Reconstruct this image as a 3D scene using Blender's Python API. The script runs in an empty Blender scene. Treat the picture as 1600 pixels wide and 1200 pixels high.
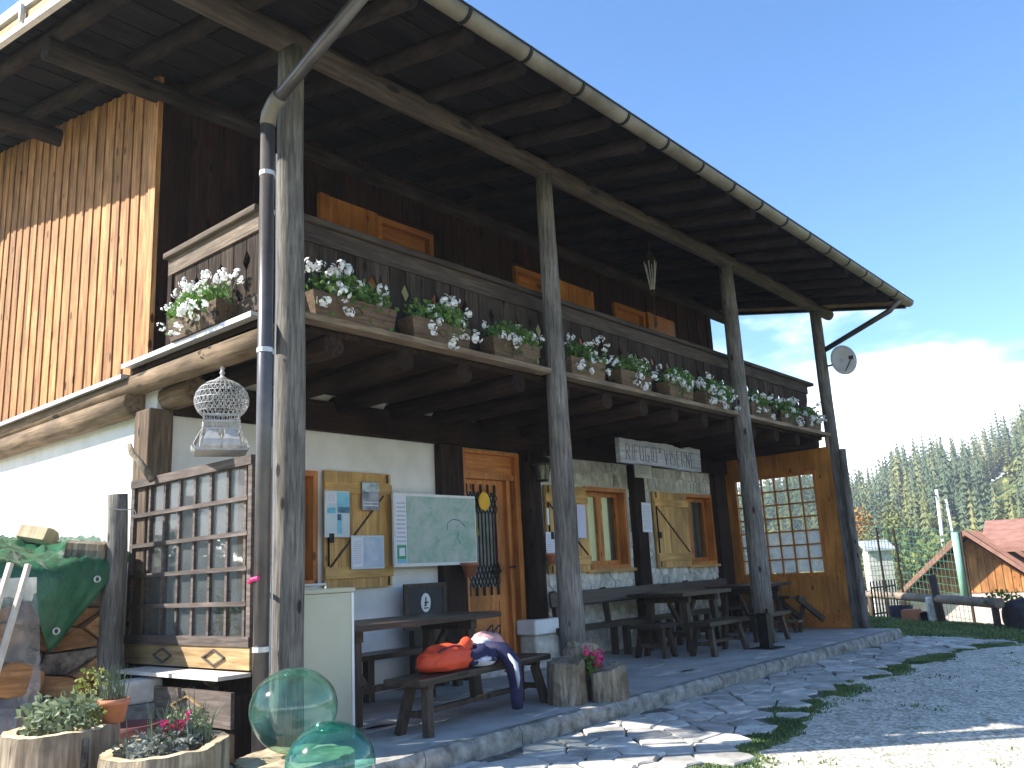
import bpy, math, random
from mathutils import Vector, Matrix, noise
R = random.Random(11)
S = bpy.context.scene
COL = S.collection

# ------------------------------------------------------------------ camera
CAM = Vector((-3.1386, -4.5431, 1.0)); YAW, PITCH, ROLL, FPX = 0.7047, 0.2168, -0.0511, 1333.67
fw = Vector((math.cos(PITCH)*math.cos(YAW), math.cos(PITCH)*math.sin(YAW), math.sin(PITCH)))
rt = fw.cross(Vector((0, 0, 1))).normalized(); up = rt.cross(fw)
r2 = rt*math.cos(ROLL) + up*math.sin(ROLL); u2 = up*math.cos(ROLL) - rt*math.sin(ROLL)
cd = bpy.data.cameras.new('camera'); cd.sensor_width = 36; cd.lens = 36*FPX/1600; cd.clip_start = .05; cd.clip_end = 9000
co = bpy.data.objects.new('camera', cd); COL.objects.link(co)
co.matrix_world = Matrix(((r2.x, u2.x, -fw.x, CAM.x), (r2.y, u2.y, -fw.y, CAM.y), (r2.z, u2.z, -fw.z, CAM.z), (0, 0, 0, 1)))
S.camera = co

# ------------------------------------------------------------------ light
SUN = Vector((1, -.85, -1.04)).normalized()          # the way the light travels
sl = bpy.data.lights.new('sun', 'SUN'); sl.energy = 4.9; sl.angle = math.radians(.55); sl.color = (1, .945, .86)
so = bpy.data.objects.new('sun', sl); COL.objects.link(so); so.location = (-20, 18, 25)
so.rotation_euler = SUN.to_track_quat('-Z', 'Y').to_euler()
W = bpy.data.worlds.new('World'); S.world = W; W.use_nodes = True
nt = W.node_tree; nt.nodes.clear()
sky = nt.nodes.new('ShaderNodeTexSky'); sky.sky_type = 'NISHITA'; sky.sun_disc = False
sky.sun_elevation = math.asin(-SUN.z); sky.sun_rotation = math.atan2(-SUN.x, -SUN.y)
sky.altitude = 900; sky.air_density = 1.0; sky.dust_density = .4; sky.ozone_density = 3.6
tc = nt.nodes.new('ShaderNodeTexCoord'); mp = nt.nodes.new('ShaderNodeMapping'); mp.inputs['Scale'].default_value = (3.2, 3.2, 9)
mp.inputs['Location'].default_value = (.35, 1.1, .2)
nz = nt.nodes.new('ShaderNodeTexNoise'); nz.inputs['Scale'].default_value = 1.15; nz.inputs['Detail'].default_value = 7; nz.inputs['Roughness'].default_value = .55
sx = nt.nodes.new('ShaderNodeSeparateXYZ')
el = nt.nodes.new('ShaderNodeMapRange'); el.inputs['From Min'].default_value = .05; el.inputs['From Max'].default_value = .40; el.inputs['To Min'].default_value = .34; el.inputs['To Max'].default_value = -.42
ad = nt.nodes.new('ShaderNodeMath'); ad.operation = 'ADD'
rp = nt.nodes.new('ShaderNodeMapRange'); rp.interpolation_type = 'SMOOTHSTEP'; rp.inputs['From Min'].default_value = .46; rp.inputs['From Max'].default_value = .70
mx = nt.nodes.new('ShaderNodeMix'); mx.data_type = 'RGBA'; mx.inputs[7].default_value = (9.5, 9.8, 10.2, 1)
bg = nt.nodes.new('ShaderNodeBackground'); bg.inputs['Strength'].default_value = .125
wo = nt.nodes.new('ShaderNodeOutputWorld'); L = nt.links.new
L(tc.outputs['Generated'], mp.inputs['Vector']); L(mp.outputs['Vector'], nz.inputs['Vector'])
L(tc.outputs['Generated'], sx.inputs['Vector']); L(sx.outputs['Z'], el.inputs['Value'])
L(nz.outputs['Fac'], ad.inputs[0]); L(el.outputs['Result'], ad.inputs[1]); L(ad.outputs[0], rp.inputs['Value'])
L(rp.outputs['Result'], mx.inputs['Factor']); hs_ = nt.nodes.new('ShaderNodeHueSaturation'); hs_.inputs['Saturation'].default_value = 1.15; L(sky.outputs['Color'], hs_.inputs['Color']); L(hs_.outputs['Color'], mx.inputs[6])
L(mx.outputs[2], bg.inputs['Color']); L(bg.outputs['Background'], wo.inputs['Surface'])
vs = S.view_settings; vs.view_transform = 'Standard'; vs.look = 'None'; vs.exposure = 1.42; vs.gamma = 1
S.cycles.max_bounces = 8; S.cycles.transparent_max_bounces = 16; S.cycles.caustics_reflective = False; S.cycles.caustics_refractive = False

# ------------------------------------------------------------------ helpers
class MB:
    def __init__(s): s.v = []; s.f = []
    def add(s, vs, fs):
        o = len(s.v); s.v += [tuple(p) for p in vs]; s.f += [tuple(i+o for i in f) for f in fs]; return s
    def box(s, c, d, rot=None):
        h = [x/2 for x in d]; c = Vector(c); P = []
        for z in (-1, 1):
            for x, y in ((-1, -1), (1, -1), (1, 1), (-1, 1)):
                p = Vector((x*h[0], y*h[1], z*h[2]))
                if rot: p = rot @ p
                P.append(p + c)
        return s.add(P, [(3, 2, 1, 0), (4, 5, 6, 7), (0, 1, 5, 4), (1, 2, 6, 5), (2, 3, 7, 6), (3, 0, 4, 7)])
    def bb(s, a, b): return s.box([(a[i]+b[i])/2 for i in range(3)], [abs(b[i]-a[i]) for i in range(3)])
    def bar(s, a, b, w, h, upv=(0, 0, 1)):
        a = Vector(a); b = Vector(b); d = (b-a); l = d.length; d.normalize()
        u = Vector(upv); x = d.cross(u)
        if x.length < 1e-4: x = d.cross(Vector((1, 0, 0)))
        x.normalize(); u = x.cross(d)
        return s.box((a+b)/2, (w, l, h), Matrix((x, d, u)).transposed())
    def tube(s, pts, rad, n=8, cap=True, wob=0.0, seed=0):
        pts = [Vector(p) for p in pts]; k = len(pts)
        if not hasattr(rad, '__len__'): rad = [rad]*k
        ref = Vector((0, 0, 1)); d0 = (pts[-1]-pts[0])
        if d0.length < 1e-6: d0 = Vector((0, 0, 1))
        if abs(d0.normalized().z) > .8: ref = Vector((1, 0, 0))
        V = []; F = []
        for i, p in enumerate(pts):
            t = (pts[min(i+1, k-1)]-pts[max(i-1, 0)]).normalized()
            x = t.cross(ref)
            if x.length < 1e-4: x = t.cross(Vector((.3, .9, .2)))
            x.normalize(); y = t.cross(x)
            for j in range(n):
                a = 2*math.pi*j/n; r = rad[i]
                if wob: r *= 1 + wob*noise.noise(Vector((math.cos(a)*1.5, math.sin(a)*1.5, i*.45+seed*7.3)))
                V.append(p + x*math.cos(a)*r + y*math.sin(a)*r)
        for i in range(k-1):
            for j in range(n):
                F.append((i*n+j, i*n+(j+1) % n, (i+1)*n+(j+1) % n, (i+1)*n+j))
        if cap: F += [tuple(range(n))[::-1], tuple((k-1)*n+j for j in range(n))]
        return s.add(V, F)
    def lathe(s, prof, n=16, c=(0, 0, 0), cap=True):
        V = []; F = []; c = Vector(c); k = len(prof)
        for r, z in prof:
            for j in range(n):
                a = 2*math.pi*j/n; V.append(c+Vector((r*math.cos(a), r*math.sin(a), z)))
        for i in range(k-1):
            for j in range(n): F.append((i*n+j, i*n+(j+1) % n, (i+1)*n+(j+1) % n, (i+1)*n+j))
        if cap: F += [tuple(range(n))[::-1], tuple((k-1)*n+j for j in range(n))]
        return s.add(V, F)
    def prism(s, poly, fn, d0, d1, bev=0.0):
        """poly: 2-D points; fn(a, b, depth) -> 3-D point; d1 is the visible end"""
        n = len(poly); cx = sum(p[0] for p in poly)/n; cy = sum(p[1] for p in poly)/n
        rings = [(1, d0), (1, d1 - (bev if d1 > d0 else -bev) if bev else d1)]
        if bev: rings.append((None, d1))
        V = []
        for k, (sc, d) in enumerate(rings):
            for a, b in poly:
                if sc is None:
                    l = math.hypot(a-cx, b-cy) or 1; q = max(0, 1-bev*1.3/l); V.append(fn(cx+(a-cx)*q, cy+(b-cy)*q, d))
                else: V.append(fn(a, b, d))
        F = []
        for k in range(len(rings)-1):
            for j in range(n): F.append((k*n+j, k*n+(j+1) % n, (k+1)*n+(j+1) % n, (k+1)*n+j))
        F += [tuple(range(n))[::-1], tuple((len(rings)-1)*n+j for j in range(n))]
        return s.add(V, F)
    def mesh(s, name, smooth=False):
        m = bpy.data.meshes.new(name); m.from_pydata(s.v, [], s.f); m.update()
        if smooth: m.polygons.foreach_set('use_smooth', [True]*len(m.polygons))
        return m
    def build(s, name, mat, parent=None, smooth=False, bev=0, loc=None, rz=0):
        o = bpy.data.objects.new(name, s.mesh(name, smooth)); COL.objects.link(o)
        if mat: o.data.materials.append(mat)
        if parent: o.parent = parent
        if loc: o.location = loc
        if rz: o.rotation_euler.z = rz
        if bev:
            md = o.modifiers.new('bevel', 'BEVEL'); md.width = bev; md.segments = 2; md.limit_method = 'ANGLE'
        if smooth and not bev:
            pass
        return o
def fixn(o):
    import bmesh
    bm = bmesh.new(); bm.from_mesh(o.data); bmesh.ops.recalc_face_normals(bm, faces=bm.faces); bm.to_mesh(o.data); bm.free()
def thing(name, label, cat, loc=(0, 0, 0), rz=0, group=None):
    o = bpy.data.objects.new(name, None); COL.objects.link(o); o.location = loc; o.rotation_euler.z = rz; o.empty_display_size = .1
    return tag(o, label, cat, group)
def tag(o, label, cat, group=None):
    o['label'] = label; o['category'] = cat
    if group: o['group'] = group
    return o
def struct(o): o['kind'] = 'structure'; return o
def stuff(o): o['kind'] = 'stuff'; return o
def inst(name, mesh, parent, loc=(0, 0, 0), rot=(0, 0, 0), sc=(1, 1, 1)):
    o = bpy.data.objects.new(name, mesh); COL.objects.link(o); o.location = loc; o.rotation_euler = rot; o.scale = sc
    if parent: o.parent = parent
    return o
def copy_tree(o, parent=None):
    c = o.copy(); COL.objects.link(c); c.parent = parent
    for ch in o.children: copy_tree(ch, c)
    return c

# 2-D Voronoi cells by half-plane clipping
def clip(poly, px, py, nx, ny):
    out = []
    for i in range(len(poly)):
        a = poly[i]; b = poly[(i+1) % len(poly)]
        da = (a[0]-px)*nx+(a[1]-py)*ny; db = (b[0]-px)*nx+(b[1]-py)*ny
        if da <= 0: out.append(a)
        if (da < 0 < db) or (db < 0 < da):
            t = da/(da-db); out.append((a[0]+(b[0]-a[0])*t, a[1]+(b[1]-a[1])*t))
    return out
def cells(seeds, rect, gap, sy=1.0):
    x0, x1, y0, y1 = rect; res = []
    for i, s in enumerate(seeds):
        p = [(x0, y0), (x1, y0), (x1, y1), (x0, y1)]
        near = sorted(range(len(seeds)), key=lambda j: (seeds[j][0]-s[0])**2+((seeds[j][1]-s[1])*sy)**2)[1:22]
        for j in near:
            q = seeds[j]; nx, ny = q[0]-s[0], (q[1]-s[1])*sy*sy; l = math.hypot(nx, ny)
            if l < 1e-6: continue
            nx /= l; ny /= l
            p = clip(p, (s[0]+q[0])/2-nx*gap/2, (s[1]+q[1])/2-ny*gap/2, nx, ny)
            if len(p) < 3: break
        if len(p) >= 3: res.append((s, p))
    return res
def jgrid(rect, dx, dy, jit=.35, rnd=R):
    x0, x1, y0, y1 = rect; nx = max(1, round((x1-x0)/dx)); ny = max(1, round((y1-y0)/dy)); out = []
    for j in range(ny):
        for i in range(nx):
            out.append((x0+(i+.5+.5*(j % 2)-.25+rnd.uniform(-jit, jit))*(x1-x0)/nx, y0+(j+.5+rnd.uniform(-jit, jit))*(y1-y0)/ny))
    return [p for p in out if x0 < p[0] < x1 and y0 < p[1] < y1]

# ------------------------------------------------------------------ materials
def newmat(name):
    m = bpy.data.materials.new(name); m.use_nodes = True; t = m.node_tree
    b = t.nodes['Principled BSDF']; return m, t, b
def node(t, typ, **kw):
    n = t.nodes.new(typ)
    for k, v in kw.items():
        if k in n.inputs: n.inputs[k].default_value = v
        else: setattr(n, k, v)
    return n
def coords(t, scale=(1, 1, 1), rnd=True):
    c = node(t, 'ShaderNodeTexCoord'); m = node(t, 'ShaderNodeMapping'); m.inputs['Scale'].default_value = scale
    if rnd:
        oi = node(t, 'ShaderNodeObjectInfo'); a = node(t, 'ShaderNodeVectorMath', operation='MULTIPLY_ADD')
        cv = node(t, 'ShaderNodeCombineXYZ')
        for k in range(3): t.links.new(oi.outputs['Random'], cv.inputs[k])
        t.links.new(cv.outputs[0], a.inputs[0]); a.inputs[1].default_value = (13.1, 7.7, 17.3); t.links.new(c.outputs['Object'], a.inputs[2])
        t.links.new(a.outputs[0], m.inputs['Vector'])
    else: t.links.new(c.outputs['Object'], m.inputs['Vector'])
    return m.outputs['Vector']
def ramp(t, stops):
    r = node(t, 'ShaderNodeValToRGB'); e = r.color_ramp.elements
    while len(e) < len(stops): e.new(.5)
    for i, (p, c) in enumerate(stops): e[i].position = p; e[i].color = (*c, 1)
    return r
def vary(t, col, amt):
    oi = node(t, 'ShaderNodeObjectInfo'); mr = node(t, 'ShaderNodeMapRange'); mr.inputs['To Min'].default_value = 1-amt; mr.inputs['To Max'].default_value = 1+amt
    h = node(t, 'ShaderNodeHueSaturation'); t.links.new(oi.outputs['Random'], mr.inputs['Value']); t.links.new(mr.outputs[0], h.inputs['Value']); t.links.new(col, h.inputs['Color'])
    return h.outputs['Color']
def bump(t, b, h, strength, dist=.01):
    bp = node(t, 'ShaderNodeBump'); bp.inputs['Strength'].default_value = strength; bp.inputs['Distance'].default_value = dist
    t.links.new(h, bp.inputs['Height']); t.links.new(bp.outputs[0], b.inputs['Normal'])
def wood(name, dark, mid, light, axis='Z', rough=.8, var=.18, fine=1.0, bmp=.5, knots=True, patch=None):
    m, t, b = newmat(name); lk = t.links.new
    s = {'X': (1.2, 16, 16), 'Y': (16, 1.2, 16), 'Z': (16, 16, 1.2)}[axis]
    v = coords(t, tuple(x*fine for x in s))
    n1 = node(t, 'ShaderNodeTexNoise', Scale=2.2, Detail=8, Roughness=.62, Distortion=.35); lk(v, n1.inputs['Vector'])
    r = ramp(t, [(.28, dark), (.5, mid), (.74, light)]); lk(n1.outputs['Fac'], r.inputs['Fac'])
    v2 = coords(t, (1.3, 1.3, 1.3)); n2 = node(t, 'ShaderNodeTexNoise', Scale=1.6, Detail=4); lk(v2, n2.inputs['Vector'])
    mr = node(t, 'ShaderNodeMapRange'); mr.inputs['From Min'].default_value = .3; mr.inputs['From Max'].default_value = .7; mr.inputs['To Min'].default_value = .62; mr.inputs['To Max'].default_value = 1.25
    lk(n2.outputs['Fac'], mr.inputs['Value'])
    mul = node(t, 'ShaderNodeMix', data_type='RGBA', blend_type='MULTIPLY'); mul.inputs['Factor'].default_value = 1
    lk(r.outputs['Color'], mul.inputs[6]); lk(mr.outputs[0], mul.inputs[7]); col = mul.outputs[2]
    if knots:
        v3 = coords(t, {'X': (2.2, 7, 7), 'Y': (7, 2.2, 7), 'Z': (10, 10, 4)}[axis]); vo = node(t, 'ShaderNodeTexVoronoi', Scale=1.0); lk(v3, vo.inputs['Vector'])
        kr = node(t, 'ShaderNodeMapRange'); kr.inputs['From Min'].default_value = .13; kr.inputs['From Max'].default_value = .20; lk(vo.outputs['Distance'], kr.inputs['Value'])
        sc_ = node(t, 'ShaderNodeSeparateColor'); lk(vo.outputs['Color'], sc_.inputs[0]); lt = node(t, 'ShaderNodeMath', operation='LESS_THAN'); lt.inputs[1].default_value = .68; lk(sc_.outputs[0], lt.inputs[0]); mxk = node(t, 'ShaderNodeMath', operation='MAXIMUM'); lk(lt.outputs[0], mxk.inputs[0]); lk(kr.outputs[0], mxk.inputs[1])
        mk = node(t, 'ShaderNodeMix', data_type='RGBA'); mk.inputs[6].default_value = (*[c*.45 for c in dark], 1); lk(mxk.outputs[0], mk.inputs['Factor']); lk(col, mk.inputs[7]); col = mk.outputs[2]
    if patch:
        n4 = node(t, 'ShaderNodeTexNoise', Scale=patch[1], Detail=5); lk(coords(t), n4.inputs['Vector'])
        pr = node(t, 'ShaderNodeMapRange'); pr.inputs['From Min'].default_value = .5; pr.inputs['From Max'].default_value = .66; lk(n4.outputs['Fac'], pr.inputs['Value'])
        mk = node(t, 'ShaderNodeMix', data_type='RGBA'); lk(pr.outputs[0], mk.inputs['Factor']); lk(col, mk.inputs[6]); mk.inputs[7].default_value = (*patch[0], 1); col = mk.outputs[2]
    lk(vary(t, col, var), b.inputs['Base Color']); b.inputs['Roughness'].default_value = rough; b.inputs['Specular IOR Level'].default_value = .05 if mid[0] < .05 and rough > .7 else .3
    bump(t, b, n1.outputs['Fac'], bmp, .006)
    return m
def nmat(name, c1, c2, scale=6, rough=.85, bmp=.3, dist=.01, var=.08, detail=6, metal=0, lo=.35, hi=.65, spec=.3, rnd=True, sc3=(1, 1, 1)):
    m, t, b = newmat(name); lk = t.links.new
    n1 = node(t, 'ShaderNodeTexNoise', Scale=scale, Detail=detail, Roughness=.6); lk(coords(t, sc3, rnd), n1.inputs['Vector'])
    r = ramp(t, [(lo, c1), (hi, c2)]); lk(n1.outputs['Fac'], r.inputs['Fac'])
    lk(vary(t, r.outputs['Color'], var) if var else r.outputs['Color'], b.inputs['Base Color'])
    b.inputs['Roughness'].default_value = rough; b.inputs['Metallic'].default_value = metal; b.inputs['Specular IOR Level'].default_value = spec
    if bmp: bump(t, b, n1.outputs['Fac'], bmp, dist)
    return m
def sheen(t, f0=.05):
    lw = node(t, 'ShaderNodeLayerWeight'); lw.inputs['Blend'].default_value = .5
    p = node(t, 'ShaderNodeMath', operation='POWER'); p.inputs[1].default_value = 4.5; t.links.new(lw.outputs['Facing'], p.inputs[0])
    q = node(t, 'ShaderNodeMath', operation='MULTIPLY_ADD'); q.inputs[1].default_value = 1-f0; q.inputs[2].default_value = f0; t.links.new(p.outputs[0], q.inputs[0]); return q
def glassmat(name, tint, gloss=1.0, rough=0.02, dust=0, dustc=(.8, .8, .78), ior=1.5):
    m, t, b = newmat(name); t.nodes.remove(b); lk = t.links.new; out = t.nodes['Material Output']
    tr = node(t, 'ShaderNodeBsdfTransparent'); tr.inputs[0].default_value = (*tint, 1)
    gl = node(t, 'ShaderNodeBsdfGlossy'); gl.inputs['Roughness'].default_value = rough
    fr = sheen(t)
    mxs = node(t, 'ShaderNodeMixShader'); lk(fr.outputs[0], mxs.inputs[0]); lk(tr.outputs[0], mxs.inputs[1]); lk(gl.outputs[0], mxs.inputs[2]); s = mxs.outputs[0]
    if dust:
        df = node(t, 'ShaderNodeBsdfDiffuse'); df.inputs[0].default_value = (*dustc, 1); tl = node(t, 'ShaderNodeBsdfTranslucent'); tl.inputs[0].default_value = (*dustc, 1)
        ms = node(t, 'ShaderNodeMixShader'); ms.inputs[0].default_value = .5; lk(df.outputs[0], ms.inputs[1]); lk(tl.outputs[0], ms.inputs[2])
        n1 = node(t, 'ShaderNodeTexNoise', Scale=5, Detail=5); lk(coords(t), n1.inputs['Vector'])
        mr = node(t, 'ShaderNodeMapRange'); mr.inputs['From Min'].default_value = .3; mr.inputs['From Max'].default_value = .7; mr.inputs['To Min'].default_value = dust*.5; mr.inputs['To Max'].default_value = min(1, dust*1.4); lk(n1.outputs['Fac'], mr.inputs['Value'])
        m2 = node(t, 'ShaderNodeMixShader'); lk(mr.outputs[0], m2.inputs[0]); lk(s, m2.inputs[1]); lk(ms.outputs[0], m2.inputs[2]); s = m2.outputs[0]
    lk(s, out.inputs['Surface']); return m
def leafmat(name, c1, c2, scale=9, tr=.35, var=.15):
    m, t, b = newmat(name); lk = t.links.new; out = t.nodes['Material Output']
    n1 = node(t, 'ShaderNodeTexNoise', Scale=scale, Detail=3); lk(coords(t), n1.inputs['Vector']); r = ramp(t, [(.35, c1), (.65, c2)]); lk(n1.outputs['Fac'], r.inputs['Fac'])
    col = vary(t, r.outputs['Color'], var); lk(col, b.inputs['Base Color']); b.inputs['Roughness'].default_value = .6
    tl = node(t, 'ShaderNodeBsdfTranslucent'); lk(col, tl.inputs[0]); ms = node(t, 'ShaderNodeMixShader'); ms.inputs[0].default_value = tr
    lk(b.outputs[0], ms.inputs[1]); lk(tl.outputs[0], ms.inputs[2]); lk(ms.outputs[0], out.inputs['Surface']); return m

M = {}
M['post'] = wood('weathered_post', (.05, .045, .04), (.15, .137, .122), (.28, .26, .228), 'Z', .9, .12, 1.6, .8)
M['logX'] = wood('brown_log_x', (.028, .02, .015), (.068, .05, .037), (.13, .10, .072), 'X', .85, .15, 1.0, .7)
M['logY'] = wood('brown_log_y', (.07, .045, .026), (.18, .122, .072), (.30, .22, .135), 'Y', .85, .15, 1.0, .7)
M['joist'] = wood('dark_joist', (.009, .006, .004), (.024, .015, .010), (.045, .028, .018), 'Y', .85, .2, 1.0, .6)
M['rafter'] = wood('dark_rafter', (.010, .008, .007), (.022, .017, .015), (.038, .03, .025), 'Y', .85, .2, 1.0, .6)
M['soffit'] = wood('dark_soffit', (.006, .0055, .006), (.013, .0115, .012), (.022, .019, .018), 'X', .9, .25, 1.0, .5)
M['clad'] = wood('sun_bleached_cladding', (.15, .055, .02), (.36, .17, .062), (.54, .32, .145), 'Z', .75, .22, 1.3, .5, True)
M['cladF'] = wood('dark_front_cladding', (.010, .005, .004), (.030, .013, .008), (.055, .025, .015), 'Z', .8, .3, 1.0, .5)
M['beam'] = wood('dark_stained_beam', (.012, .007, .005), (.028, .016, .011), (.05, .03, .02), 'X', .75, .15, 1.0, .4)
M['beamZ'] = wood('dark_stained_post', (.014, .009, .008), (.03, .02, .016), (.055, .038, .03), 'Z', .75, .15, 1.0, .4)
M['corner'] = wood('corner_post_wood', (.035, .023, .015), (.095, .064, .04), (.19, .135, .085), 'Z', .85, .15, 1.0, .5)
M['rail'] = wood('grey_railing', (.018, .013, .010), (.046, .035, .028), (.092, .073, .058), 'Z', .85, .25, 1.3, .5)
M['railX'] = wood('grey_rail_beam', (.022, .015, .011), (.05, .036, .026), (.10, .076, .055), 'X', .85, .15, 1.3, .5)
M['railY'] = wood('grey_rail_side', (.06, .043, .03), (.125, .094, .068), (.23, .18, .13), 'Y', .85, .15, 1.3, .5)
M['ledge'] = wood('pale_ledge', (.10, .07, .045), (.22, .16, .105), (.36, .28, .19), 'X', .85, .2, 1.2, .5)
M['orange'] = wood('varnished_orange', (.30, .095, .02), (.48, .17, .04), (.60, .26, .07), 'Z', .42, .1, .8, .2)
M['orangeX'] = wood('varnished_orange_x', (.28, .085, .018), (.46, .16, .036), (.58, .24, .065), 'X', .42, .1, .8, .2)
M['shutter'] = wood('honey_shutter', (.36, .19, .055), (.58, .34, .11), (.70, .45, .17), 'Z', .55, .12, .8, .25)
M['shutX'] = wood('honey_batten', (.36, .19, .055), (.55, .32, .10), (.68, .43, .16), 'X', .55, .12, .8, .25)
M['partition'] = wood('amber_partition', (.26, .095, .02), (.42, .17, .035), (.54, .25, .06), 'Z', .45, .1, .8, .25)
M['table'] = wood('dark_table', (.018, .012, .009), (.045, .032, .025), (.085, .065, .052), 'X', .38, .2, 1.0, .35)
M['tleg'] = wood('dark_table_leg', (.025, .016, .011), (.06, .042, .03), (.11, .08, .06), 'Z', .6, .2, 1.0, .35)
M['boxw'] = wood('flower_box_wood', (.055, .033, .018), (.125, .08, .046), (.21, .145, .088), 'X', .8, .25, 1.3, .4)
M['boxwY'] = wood('flower_box_wood_y', (.14, .09, .05), (.3, .2, .115), (.42, .3, .19), 'Y', .8, .25, 1.3, .4)
M['trel'] = wood('trellis_wood', (.04, .03, .025), (.10, .078, .066), (.19, .155, .132), 'Y', .8, .12, 1.2, .4)
M['trelp'] = wood('trellis_panel', (.20, .12, .05), (.38, .255, .12), (.52, .38, .2), 'Y', .8, .12, 1.0, .4)
M['shelf'] = nmat('pale_shelf', (.5, .46, .4), (.7, .66, .6), 8, .8, .2)
M['sign'] = wood('grey_sign', (.22, .22, .23), (.36, .36, .38), (.5, .5, .52), 'X', .9, .05, 1.0, .6, False)
M['bark'] = wood('stump_bark', (.10, .075, .05), (.27, .21, .15), (.48, .40, .30), 'Z', .95, .1, .9, 1.0, True, ((.12, .09, .06), 4))
M['stumpgrey'] = wood('stump_weathered', (.07, .058, .042), (.26, .215, .155), (.47, .41, .31), 'Z', .95, .1, 1.1, 1.0, False, ((.14, .10, .055), 6))
M['cut'] = wood('cut_wood', (.30, .22, .12), (.50, .40, .25), (.64, .54, .38), 'Z', .9, .15, .5, .4, False)
M['fire'] = wood('split_firewood', (.17, .075, .03), (.36, .175, .07), (.54, .32, .145), 'X', .9, .35, .7, .9, False, ((.22, .12, .06), 5))
M['firebark'] = nmat('firewood_bark', (.06, .045, .035), (.22, .18, .15), 14, .95, .9, .02, .2)
M['fence'] = wood('fence_rail', (.16, .12, .09), (.30, .24, .18), (.42, .35, .27), 'Y', .9, .15, 1.2, .5)
M['plaster'] = nmat('white_plaster', (.68, .67, .64), (.80, .79, .77), 3.5, .92, .35, .012, 0)
M['mortar'] = nmat('pale_mortar', (.46, .45, .40), (.62, .60, .55), 9, .95, .5, .012, 0)
M['stone'] = nmat('pale_wall_stone', (.42, .40, .34), (.70, .68, .61), 7, .9, .7, .015, .22)
M['slab'] = nmat('terrace_concrete', (.30, .29, .275), (.47, .455, .425), 2.6, .85, .5, .006, 0, 9)
M['slabedge'] = nmat('terrace_kerb', (.13, .125, .11), (.40, .385, .345), 9, .95, .9, .02, .1, 8)
M['flag'] = nmat('flagstone', (.30, .285, .255), (.58, .555, .50), 5.5, .88, .7, .012, .24, 10)
M['joint'] = nmat('path_joint', (.075, .072, .062), (.16, .152, .135), 14, .98, .8, .015, 0)
M['metalpipe'] = nmat('brown_grey_pipe', (.075, .07, .07), (.115, .107, .105), 5, .32, .05, .002, 0, 4, .35, spec=.5)
M['gutter'] = nmat('weathered_gutter', (.12, .105, .08), (.23, .21, .17), 3, .5, .1, .004, 0, 6, .25)
M['zinc'] = nmat('zinc_flashing', (.5, .5, .5), (.66, .66, .66), 5, .45, .08, .004, 0, 5, .5)
M['roofm'] = nmat('roof_sheet', (.30, .29, .28), (.42, .41, .4), 4, .5, .1, .004, 0, 5, .4)
M['iron'] = nmat('black_iron', (.012, .012, .013), (.03, .03, .03), 20, .5, .1, .002, 0, 4, .6)
M['glass'] = glassmat('window_glass', (.96, .98, .97))
M['glassT'] = glassmat('trellis_glass', (.66, .70, .69), dust=.17, dustc=(.40, .40, .39))
M['glassP'] = glassmat('partition_glass', (.9, .94, .93), dust=.16, dustc=(.85, .86, .84))
M['glassPd'] = glassmat('whitish_glass', (.95, .96, .95), dust=.75, dustc=(.85, .86, .84))  # stronger whitish diffuse layer for the lower pane rows
M['float'] = None
M['curtain'] = nmat('cream_curtain', (.82, .77, .46), (.92, .87, .60), 3, .9, .2, .01, 0)
M['cabinet'] = nmat('cabinet_paint', (.44, .44, .33), (.50, .50, .385), 2, .5, .05, .002, 0)
M['white'] = nmat('white_paint', (.72, .72, .70), (.82, .82, .80), 5, .6, .1, .003, 0)
M['wire'] = nmat('white_wire', (.36, .355, .345), (.52, .51, .50), 20, .6, 0, .01, 0)
M['paper'] = nmat('paper', (.72, .74, .80), (.80, .82, .86), 3, .8, .05, .002, 0)
M['terra'] = nmat('terracotta', (.36, .13, .07), (.50, .20, .11), 7, .85, .2, .004, .12)
M['terrad'] = nmat('dark_red_pot', (.13, .04, .035), (.19, .065, .055), 7, .7, .2, .004, .05)
M['soil'] = nmat('soil', (.03, .022, .016), (.08, .06, .045), 20, .98, .8, .02, .1)
M['leaf'] = leafmat('geranium_leaf', (.045, .13, .02), (.15, .29, .05))
M['leafg'] = leafmat('greygreen_leaf', (.12, .16, .09), (.28, .34, .20))
M['leafy'] = leafmat('yellow_green_leaf', (.20, .24, .04), (.40, .40, .10))
M['petal'] = leafmat('white_petal', (.84, .84, .83), (.90, .90, .90), 9, .25, .03)
M['pink'] = leafmat('pink_petal', (.55, .01, .14), (.80, .04, .26), 9, .25, .1)
M['redp'] = leafmat('dark_red_petal', (.25, .01, .04), (.4, .03, .08), 9, .25, .1)
M['tarp'] = nmat('green_tarp', (.016, .092, .045), (.03, .14, .07), 9, .30, .5, .03, 0, spec=.5)
M['grass'] = leafmat('grass_blade', (.055, .115, .025), (.17, .23, .065), 3, .3)
M['gravel'] = None
# ------------------------------------------------------------------ ground
def sst(a, b, x): t = max(0, min(1, (x-a)/(b-a))); return t*t*(3-2*t)
def ground(x, y):
    z = -.13 - .035*max(0, min(6, -(y+.9))) - .10*sst(-.2, -3, x)
    z -= 2.7*sst(13, 34, x) + .35*sst(8, 16, x)*sst(4, -3, y)
    dx, dy = x-CAM.x, y-CAM.y; r = math.hypot(dx, dy)
    if r > 40:
        a = math.degrees(math.atan2(dy, dx))
        H = 8 + 9*sst(20, 8, a) + 8*sst(8, -20, a)
        if a > 30 or a < -60: H *= .8
        z += (H+4)*sst(60, 215, r)*(1+.10*math.sin(a*.9)+.06*math.sin(a*2.3+1))
        z += 40*sst(500, 2500, r)*0
    return z
mb = MB(); NA = 180
radii = [0]+[.6*1.092**i for i in range(98)]
mb.v.append((CAM.x, CAM.y, ground(CAM.x, CAM.y)))
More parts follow.
